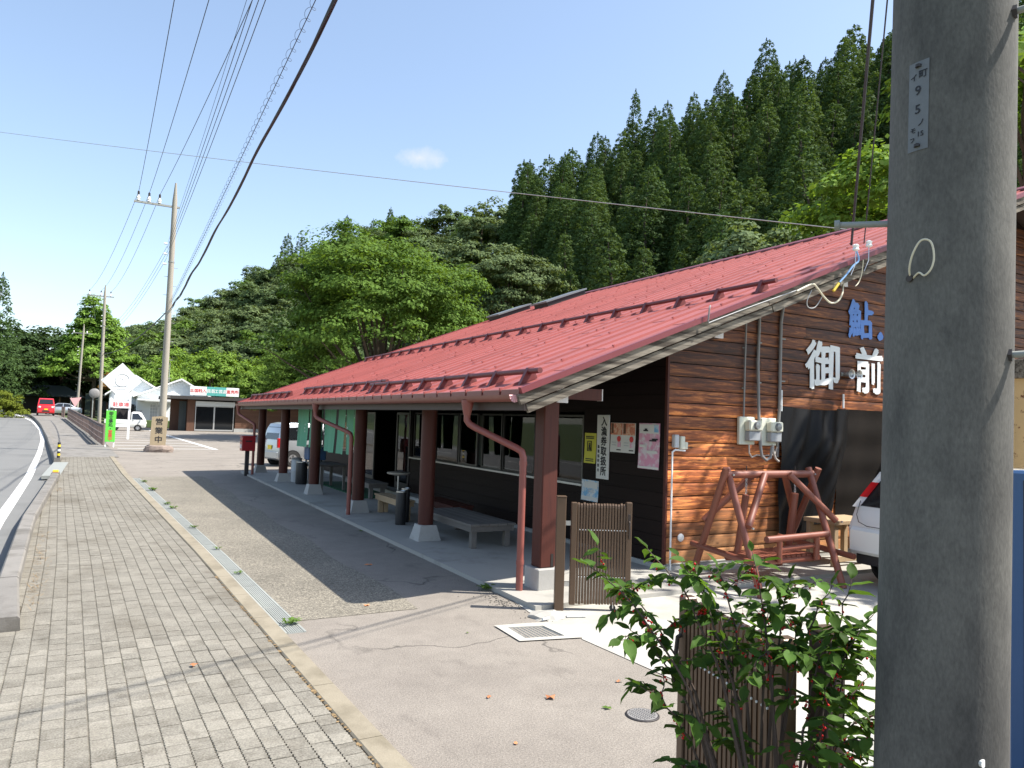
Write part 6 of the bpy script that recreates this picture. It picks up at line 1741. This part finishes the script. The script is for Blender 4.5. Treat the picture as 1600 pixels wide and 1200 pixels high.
# pale trees at the foot of the cedars, behind the roof
for (az, d, s, m_, i, lab) in ((55.2, 50, 1.25, 'light', 0, 'bright yellow green tree behind the roof next to the utility pole'), (52.0, 56, 1.0, 'light', 2, 'light green tree at the foot of the cedars left of the brightest one'),
                            (64.5, 40, 1.25, 'light', 1, 'sunlit light green tree at the right edge behind the pole')):
    x, y = az_d(az, d); plant_tree(light[i], (x, y, max(0, hill(x, y)) + (3.0 if az < 60 else 5.0) + (5 if az > 54 else 0)), s, az, lab)
me, C = broad_mesh(410, 9.5, 7.5, .6, 'lf_pale', 110, 70, .20, clump=.12)
pale = make_tree('broadleaf_tree', me, trunk_mb(6, .2, C[:8], seed=3).mesh('trunk', 'bark', True))
for az, d, z, s, lab in ((47.6, 56, 9.2, 1.0, 'silvery green tree just above the roof ridge before the dark cedars'), (44.3, 54, 7.6, .72, 'small silvery green tree low on the roof ridge')):
    x, y = az_d(az, d); plant_tree(pale, (x, y, z), s, az, lab)
protos.append(pale)
# big spreading tree right behind the shop
me, C = broad_mesh(500, 18.5, 17.6, .4, 'lf_big', 400, 170, .15, flat=.62, shell=.45, clump=.095)
big = make_tree('broadleaf_tree', me, trunk_mb(14, .5, C[:26], .28, seed=5).mesh('trunk', 'bark', True))
x, y = az_d(19.0, 61); plant_tree(big, (x, y, -.1), 1.0, .4, 'largest spreading green tree right behind the far end of the shop')
me, C = broad_mesh(501, 12.0, 11.5, 1.0, 'lf_hill', 210, 150, .155, flat=.5, shell=.5, clump=.11)
big2 = make_tree('broadleaf_tree', me, trunk_mb(10, .4, C[:18], .3, seed=6).mesh('trunk', 'bark', True))
x, y = az_d(28.6, 72); plant_tree(big2, (x, y, 7.6), 1.0, 2.0, 'rounded green tree beside the largest one, in front of the cedars')
x, y = az_d(25.2, 78); plant_tree(big2, (x, y, 5.0), .95, 4.0, 'green tree filling the gap between the two large trees')
x, y = az_d(14.2, 84); plant_tree(big, (x, y, -1.0), .66, 1.9, 'green tree at the left shoulder of the largest tree')
protos += [big, big2]
# light grove beside and behind the craft shop
gl = random.Random(8)
for k in range(20):
    az = 2.0 + k * .52 + gl.uniform(-.2, .2); d = gl.uniform(108, 128); x, y = az_d(az, d); s = gl.uniform(.85, 1.25)
    plant_tree(light[k % 3], (x, y, hill_ground(x, y) - .3), s, gl.uniform(0, 6), 'light green leafy tree in the grove behind the brown shop and white house', 'light green grove behind the shops', s * gl.uniform(.85, 1.1))
for k in range(6):
    az = 9.0 + k * .9; d = 92 + 3 * (k % 2); x, y = az_d(az, d)
    plant_tree(light[k % 3], (x, y, -.3), .78, k * 1.3, 'light green bushy tree just behind the right end of the brown shop', 'bushy trees behind the brown shop')
# conical light green tree behind the far poles
me, C = broad_mesh(600, 17.5, 17.0, .6, 'lf_ginkgo', 330, 85, .20, flat=.8, shell=.35, cone=.80, clump=.06)
gk = make_tree('broadleaf_tree', me, trunk_mb(16, .35, C[:24], .4, seed=8).mesh('trunk', 'bark', True))
x, y = az_d(-.6, 128); plant_tree(gk, (x, y, .4), 1.08, 0, 'tall conical light green tree behind the far utility poles'); protos.append(gk)
x, y = az_d(3.1, 121); me, C = broad_mesh(610, 6, 6, .5, 'lf_rust', 40, 60, .24, clump=.15); ru = make_tree('broadleaf_tree', me, trunk_mb(5, .15, C[:6], seed=4).mesh('trunk', 'bark', True))
x, y = az_d(1.0, 104); plant_tree(ru, (x, y, 1.8), .8, 0, 'small rust tinged tree between the poles and the white house'); protos.append(ru)
# dark trees closing the road on the left
for k, (az, d, s) in enumerate(((-9.0, 120, 1.1), (-7.2, 135, 1.25), (-5.5, 138, 1.25), (-3.9, 141, 1.22), (-2.5, 138, 1.15), (-1.2, 142, 1.2), (.4, 138, 1.0), (-6.4, 146, 1.35), (-4.7, 148, 1.35), (-3.1, 150, 1.3), (-1.8, 150, 1.25), (-8.2, 142, 1.3), (-5.0, 128, .85), (-6.3, 124, .9), (1.5, 132, .95))):
    x, y = az_d(az, d); plant_tree(dark[k % 2], (x, y, .6), s, k, 'dark leafy tree in the row closing the view where the road bends', 'dark trees at the road bend')
x, y = az_d(-6.1, 112); plant_tree(cedars[6], (x, y, .6), 1.0, 2, 'dark conifer cut by the left edge of the picture', sz=.82)
# round clipped bush at the left edge
me, C = broad_mesh(700, 5.0, 3.6, -.6, 'lf_bush', 130, 80, .11, clump=.13, flat=.9, shell=.75)
bu = make_tree('clipped_bush', me, trunk_mb(2, .12, C[:6], .2, seed=4).mesh('trunk', 'bark', True)); x, y = az_d(-5.95, 92)
plant_tree(bu, (x, y, -.3), 1.0, 0, 'rounded yellow green clipped bush at the left edge across the road', cat='bush'); protos.append(bu)
# shade tree off to the right whose branches dapple the gable and the yard
me, C = broad_mesh(800, 5.0, 4.4, .2, 'lf_light', 17, 26, .13, clump=.13, shell=.3)
sh = make_tree('broadleaf_tree', me, trunk_mb(4.5, .14, C[:16], .1, seed=4).mesh('trunk', 'bark', True))
st_ = plant_tree(sh, (12.7, 4.5, 5.6), 1.0, 0, 'leafy tree beyond the right edge shading the yard')
obj('stem', MB().tube([(14.2, 3.0, -.1), (14.0, 3.1, 2.5), (13.2, 4.0, 4.6), (12.7, 4.5, 5.8)], [.2, .17, .14, .11], 9).mesh('stem', 'bark', True), st_)
protos.append(sh)
for t in protos:
    for ch in list(t.children): bpy.data.objects.remove(ch)
    bpy.data.objects.remove(t)

# ================================================================== berried shrub in the foreground
def unproj(px, py, d):
    v = CAMR @ Vector((px - 800, -(py - 600), -1139)) / 1139
    return Vector((0, 0, 2)) + v * d
sh_root = Vector((2.22, 1.86, 0))
shrub = thing('berry_shrub', 'green shrub with red berries in front of the near folding gate', 'shrub', sh_root)
def leaf_mesh(l, w, curl, name='leaf'):
    vs = []; prof = (0, .28, .46, .5, .40, .22, 0)
    n = len(prof)
    for i, q in enumerate(prof):
        u = i / (n - 1); z = -curl * u * u * l + .02 * l * math.sin(u * 9)
        if i in (0, n - 1): vs.append((u * l, 0, z))
        else: vs += [(u * l, -q * w, z + .16 * w), (u * l, 0, z), (u * l, q * w, z + .16 * w)]
    fs = [(0, 1, 2), (0, 2, 3)]
    for i in range(n - 3):
        a = 1 + 3 * i; fs += [(a, a + 3, a + 4, a + 1), (a + 1, a + 4, a + 5, a + 2)]
    a = 1 + 3 * (n - 3); fs += [(a, a + 3, a + 1), (a + 1, a + 3, a + 2)]
    return MB().add(vs, fs).mesh(name, 'lf_shrub', True)
LM = [leaf_mesh(.084, .048, .15), leaf_mesh(.070, .036, .45), leaf_mesh(.094, .053, .35), leaf_mesh(.055, .030, .1)]
rs = random.Random(31)
tips = [(918, 884, 2.25), (955, 905, 2.3), (1012, 858, 2.25), (985, 985, 2.2), (1000, 1072, 2.15), (1045, 1190, 2.1), (1060, 870, 2.3), (1120, 885, 2.3), (1175, 862, 2.25), (1235, 905, 2.2),
        (1300, 915, 2.2), (1330, 905, 2.25), (1345, 985, 2.15), (1365, 960, 2.2), (1355, 1060, 2.2), (1360, 1120, 2.2), (1345, 1185, 2.2), (1340, 985, 2.15), (1290, 1010, 2.1), (1250, 965, 2.15),
        (1190, 985, 2.2), (1130, 1000, 2.2), (1150, 1150, 2.1), (1290, 1075, 2.05), (1330, 1150, 1.95), (1255, 1175, 1.95), (1080, 1195, 2.05), (1200, 945, 2.3), (1120, 950, 2.3)]
tw = MB(); leaves = []; berries = []
def branch(a, b, r0, r1, bow):
    a, b = Vector(a), Vector(b); n = 9; pts = []
    for i in range(n + 1):
        t_ = i / n; p = a.lerp(b, t_) + Vector((0, 0, bow * math.sin(t_ * math.pi))) + Vector((rs.uniform(-1, 1), rs.uniform(-1, 1), rs.uniform(-1, 1))) * .006 * (1 if 0 < i < n else 0)
        pts.append(p)
    tw.tube(pts, [r0 + (r1 - r0) * i / n for i in range(n + 1)], 5)
    return pts
def dress(pts, start, step, scale=1.0):
    L = 0; side_ = 1; acc_ = 0
    for i in range(len(pts) - 1):
        seg = (pts[i + 1] - pts[i]); sl_ = seg.length; d = seg.normalized()
        s0 = 0
        while s0 < sl_:
            if acc_ >= start:
                p = pts[i] + d * s0
                out_ = d.cross(Vector((0, 0, 1)));
                if out_.length < .1: out_ = Vector((1, 0, 0))
                out_.normalize()
                v = (d * .45 + out_ * side_ * rs.uniform(.5, 1.1) + Vector((0, 0, rs.uniform(-.55, .15)))).normalized()
                leaves.append((p, v, scale * rs.uniform(.75, 1.15))); side_ *= -1
                if rs.random() < .26:
                    for _ in range(rs.choice((1, 2, 3, 4))):
                        berries.append((p + Vector((rs.uniform(-.012, .012), rs.uniform(-.012, .012), rs.uniform(-.03, -.004))), rs.uniform(.0038, .0052), p))
            s0 += step * rs.uniform(.8, 1.2); acc_ += step
    leaves.append((pts[-1], (pts[-1] - pts[-2]).normalized(), scale * .8))
hubs = [sh_root + Vector((rs.uniform(-.12, .12), rs.uniform(-.12, .12), .02)) for _ in range(6)]
mids = []
for k, (px, py, d) in enumerate(tips):
    tip = unproj(px, py, d * 1.02 + .45 + rs.uniform(-.08, .08)); hub = hubs[k % 6]
    fork = hub.lerp(tip, .48); fork.x = hub.x * .55 + tip.x * .45; fork.y = hub.y * .55 + tip.y * .45; fork.z = max(.45, tip.z * .72)
    tw.tube([hub, hub.lerp(fork, .5) + Vector((0, 0, .06)), fork], [.011, .008, .0055], 6)
    pts = branch(fork, tip, .0050, .0014, .06)
    dress(pts, .10, .038)
    for q in (4, 6, 7):
        if rs.random() < .6:
            o_ = Vector((rs.uniform(-1, 1), rs.uniform(-1, 1), rs.uniform(-.5, .5))).normalized() * rs.uniform(.10, .20)
            dress(branch(pts[q], pts[q] + o_, .0025, .001, .015), .03, .034, .9)
tw.build('branch', 'twig', shrub, True)
def leaf_matrix(p, v, s):
    x = v; z = Vector((0, 0, 1)) - x * x.z
    if z.length < .05: z = Vector((1, 0, 0)) - x * x.x
    z.normalize(); z = (z + Vector((rs.uniform(-.5, .5), rs.uniform(-.5, .5), rs.uniform(-.2, .2)))); z = (z - x * z.dot(x)).normalized(); y = z.cross(x)
    return Matrix(((x.x * s, y.x * s, z.x * s, p.x), (x.y * s, y.y * s, z.y * s, p.y), (x.z * s, y.z * s, z.z * s, p.z), (0, 0, 0, 1)))
leaves = [l for l in leaves if project(l[0]) is not None and project(l[0])[1] < 1400]
leaves.sort(key=lambda l: -l[2] / (l[0] - Vector((0, 0, 2))).length if project(l[0])[1] < 1210 else 0)
rest_v = []; rest_f = []
for k, (p, v, s) in enumerate(leaves):
    me = LM[rs.choice((0, 0, 1, 2, 3))]; M4 = leaf_matrix(p, v, s)
    if k < 300:
        o = obj('leaf', me, shrub); o.matrix_basis = M4
    else:
        b_ = len(rest_v); rest_v += [tuple(M4 @ q.co) for q in me.vertices]; rest_f += [tuple(i + b_ for i in f.vertices) for f in me.polygons]
if rest_v: stuff(MB().add(rest_v, rest_f).build('leaf_mass', 'lf_shrub', shrub, True))
bm_ = MB(); 
for (p, r, root) in berries:
    bm_.lathe([(r * .3, -r), (r * .85, -r * .5), (r, 0), (r * .85, r * .5), (r * .3, r)], p, 7); bm_.tube([p, root], .0006, 3, False)
stuff(bm_.build('berries', 'berry', shrub, True))

# ================================================================== small growth and litter
def weed(x, y, n, s, seed, label):
    r = random.Random(seed); m = MB()
    for k in range(n):
        a = r.uniform(0, 6.28); l = s * r.uniform(.5, 1.2); w = l * .16; c = Vector((x + r.uniform(-.5, .5) * s, y + r.uniform(-.5, .5) * s, .012)); d = Vector((math.cos(a), math.sin(a), 0)); n_ = Vector((-d.y, d.x, 0))
        m.add([c, c + d * l * .5 + n_ * w + Vector((0, 0, l * .45)), c + d * l + Vector((0, 0, l * .35)), c + d * l * .5 - n_ * w + Vector((0, 0, l * .45))], [(0, 1, 2, 3)])
    return tag(stuff_weed(m), label, 'weed', 'weeds sprouting along the drain')
def stuff_weed(m): return m.build('weed', 'lf_weed')
for k, (dx, y, n, s) in enumerate(((.12, 7.15, 26, .09), (.10, 9.6, 14, .07), (.16, 11.4, 16, .07), (.15, 13.6, 18, .08), (.17, 16.4, 26, .10), (.16, 17.1, 20, .09), (.18, 20.2, 34, .13), (.2, 22.5, 26, .11))):
    weed(xr(y) + dx, y, n, s, k, 'small green weed tuft growing through the steel drain grating')
o = weed(4.08, 7.75, 40, .10, 50, 'small green weed at the corner of the porch slab'); del o['group']
o = weed(4.02, 12.4, 14, .05, 51, 'tiny weed against the middle of the porch slab edge'); del o['group']
# dry grass along the inner side of the road kerb
r = random.Random(60); m = MB()
for k in range(420):
    y = r.choice((9.0, 9.6, 10.2, 11.2, 12.0, 13.3, 20.5)) + r.gauss(0, .28); x = xl(y) + .10 + abs(r.gauss(0, .07)); a = r.uniform(0, 6.28); l = r.uniform(.03, .11)
    c = Vector((x, y, .03)); d = Vector((math.cos(a), math.sin(a), r.uniform(.05, .5))); n_ = Vector((-d.y, d.x, 0)) * .003
    m.add([c - n_, c + n_, c + d * l], [(0, 1, 2)])
tag(stuff(m.build('dry_grass', 'dry_grass')), 'dry straw coloured grass along the inside of the road kerb', 'grass')
# moss and dirt in the joint beside the beige kerb
m = MB()
for k in range(150):
    y = r.uniform(3.8, 9.5); x = xr(y) - .178 + r.gauss(0, .006); l = r.uniform(.006, .016)
    m.add([(x - l, y - l, .031), (x + l, y - l * .6, .033), (x + l * .6, y + l, .032), (x - l * .8, y + l, .031)], [(0, 1, 2, 3)])
tag(stuff(m.build('joint_moss', 'dry_grass')), 'dry moss and crumbs in the joint beside the beige kerb', 'moss')
# fallen leaves
fl = [(2.95, 4.55, 'orange fallen leaf on the asphalt, largest of the scattered leaves', .05, 'dry_leaf'), (3.22, 4.22, 'curled yellow green fallen leaf near the round iron cover', .035, 'lf_weed'), (2.55, 4.75, 'small orange fallen leaf left of the largest one', .025, 'dry_leaf'),
      (3.62, 4.62, 'orange fallen leaf at the edge of the bright concrete', .03, 'dry_leaf'), (2.55, 7.55, 'orange fallen leaf at the tip of the roof shadow', .04, 'dry_leaf'), (3.25, 9.6, 'orange fallen leaf inside the roof shadow', .05, 'dry_leaf'), (.72, 6.2, 'red and yellow fallen leaf on the grey pavers', .035, 'dry_leaf'),
      (3.1, 6.25, 'small pale fallen leaf near the catch pit', .02, 'lf_weed'), (2.35, 4.0, 'small brown fallen leaf near the bottom edge', .02, 'dry_leaf')]
for k, (x, y, lab, s, mm) in enumerate(fl):
    mb = MB(); n = 9; a0 = k * 1.7; z = .038 if x < 1.5 else .008
    vs = [(x, y, z + s * .25)]
    for q in range(n):
        a = a0 + 2 * math.pi * q / n; rr2 = s * (1 if q % 2 else .55) * (1.5 if q in (0, 1) else 1); vs.append((x + rr2 * math.cos(a), y + rr2 * math.sin(a) * .8, z + s * (.05 if q % 3 else .3)))
    mb.add(vs, [(0, 1 + q, 1 + (q + 1) % n) for q in range(n)])
    tag(mb.build('fallen_leaf', mm), lab, 'leaf')
# crumbs of soil at the porch corner
m = MB()
for k in range(300):
    x = 4.06 + r.gauss(0, .13); y = 7.15 + r.gauss(0, .32); l = r.uniform(.002, .009)
    if x > 4.11: continue
    m.lathe([(l, 0), (l * .7, l * .7), (l * .2, l)], (x, y, .002), 5)
tag(stuff(m.build('soil_crumbs', 'grime')), 'dark soil and crumbs washed against the porch corner', 'soil')
for k, (x, y, l, a, lab) in enumerate(((4.28, 6.34, .20, -.35, 'short white pipe piece on the ground under the folded gate'), (3.98, 6.33, .08, .1, 'small white rubble piece beside the broken concrete'))):
    tag(MB().tube([(x, y, .022), (x + l * math.cos(a), y + l * math.sin(a), .022)], .016, 8).build('pipe_piece', 'paper_white', None, True), lab, 'debris')
m = MB(); rk_ = random.Random(77); n = 12; ring = []
for (q, z) in ((.20, .0), (.17, .03), (.08, .05)): ring += [(4.12 + (q + rk_.uniform(-.05, .05)) * math.cos(2 * math.pi * k / n), 6.45 + .8 * (q + rk_.uniform(-.05, .05)) * math.sin(2 * math.pi * k / n), z + rk_.uniform(-.006, .01)) for k in range(n)]
m.add(ring, [(j * n + k, j * n + (k + 1) % n, (j + 1) * n + (k + 1) % n, (j + 1) * n + k) for j in range(2) for k in range(n)] + [tuple(2 * n + k for k in range(n))])
tag(m.build('broken_concrete', 'slab'), 'broken lump of concrete at the slab corner by the gate post', 'concrete')
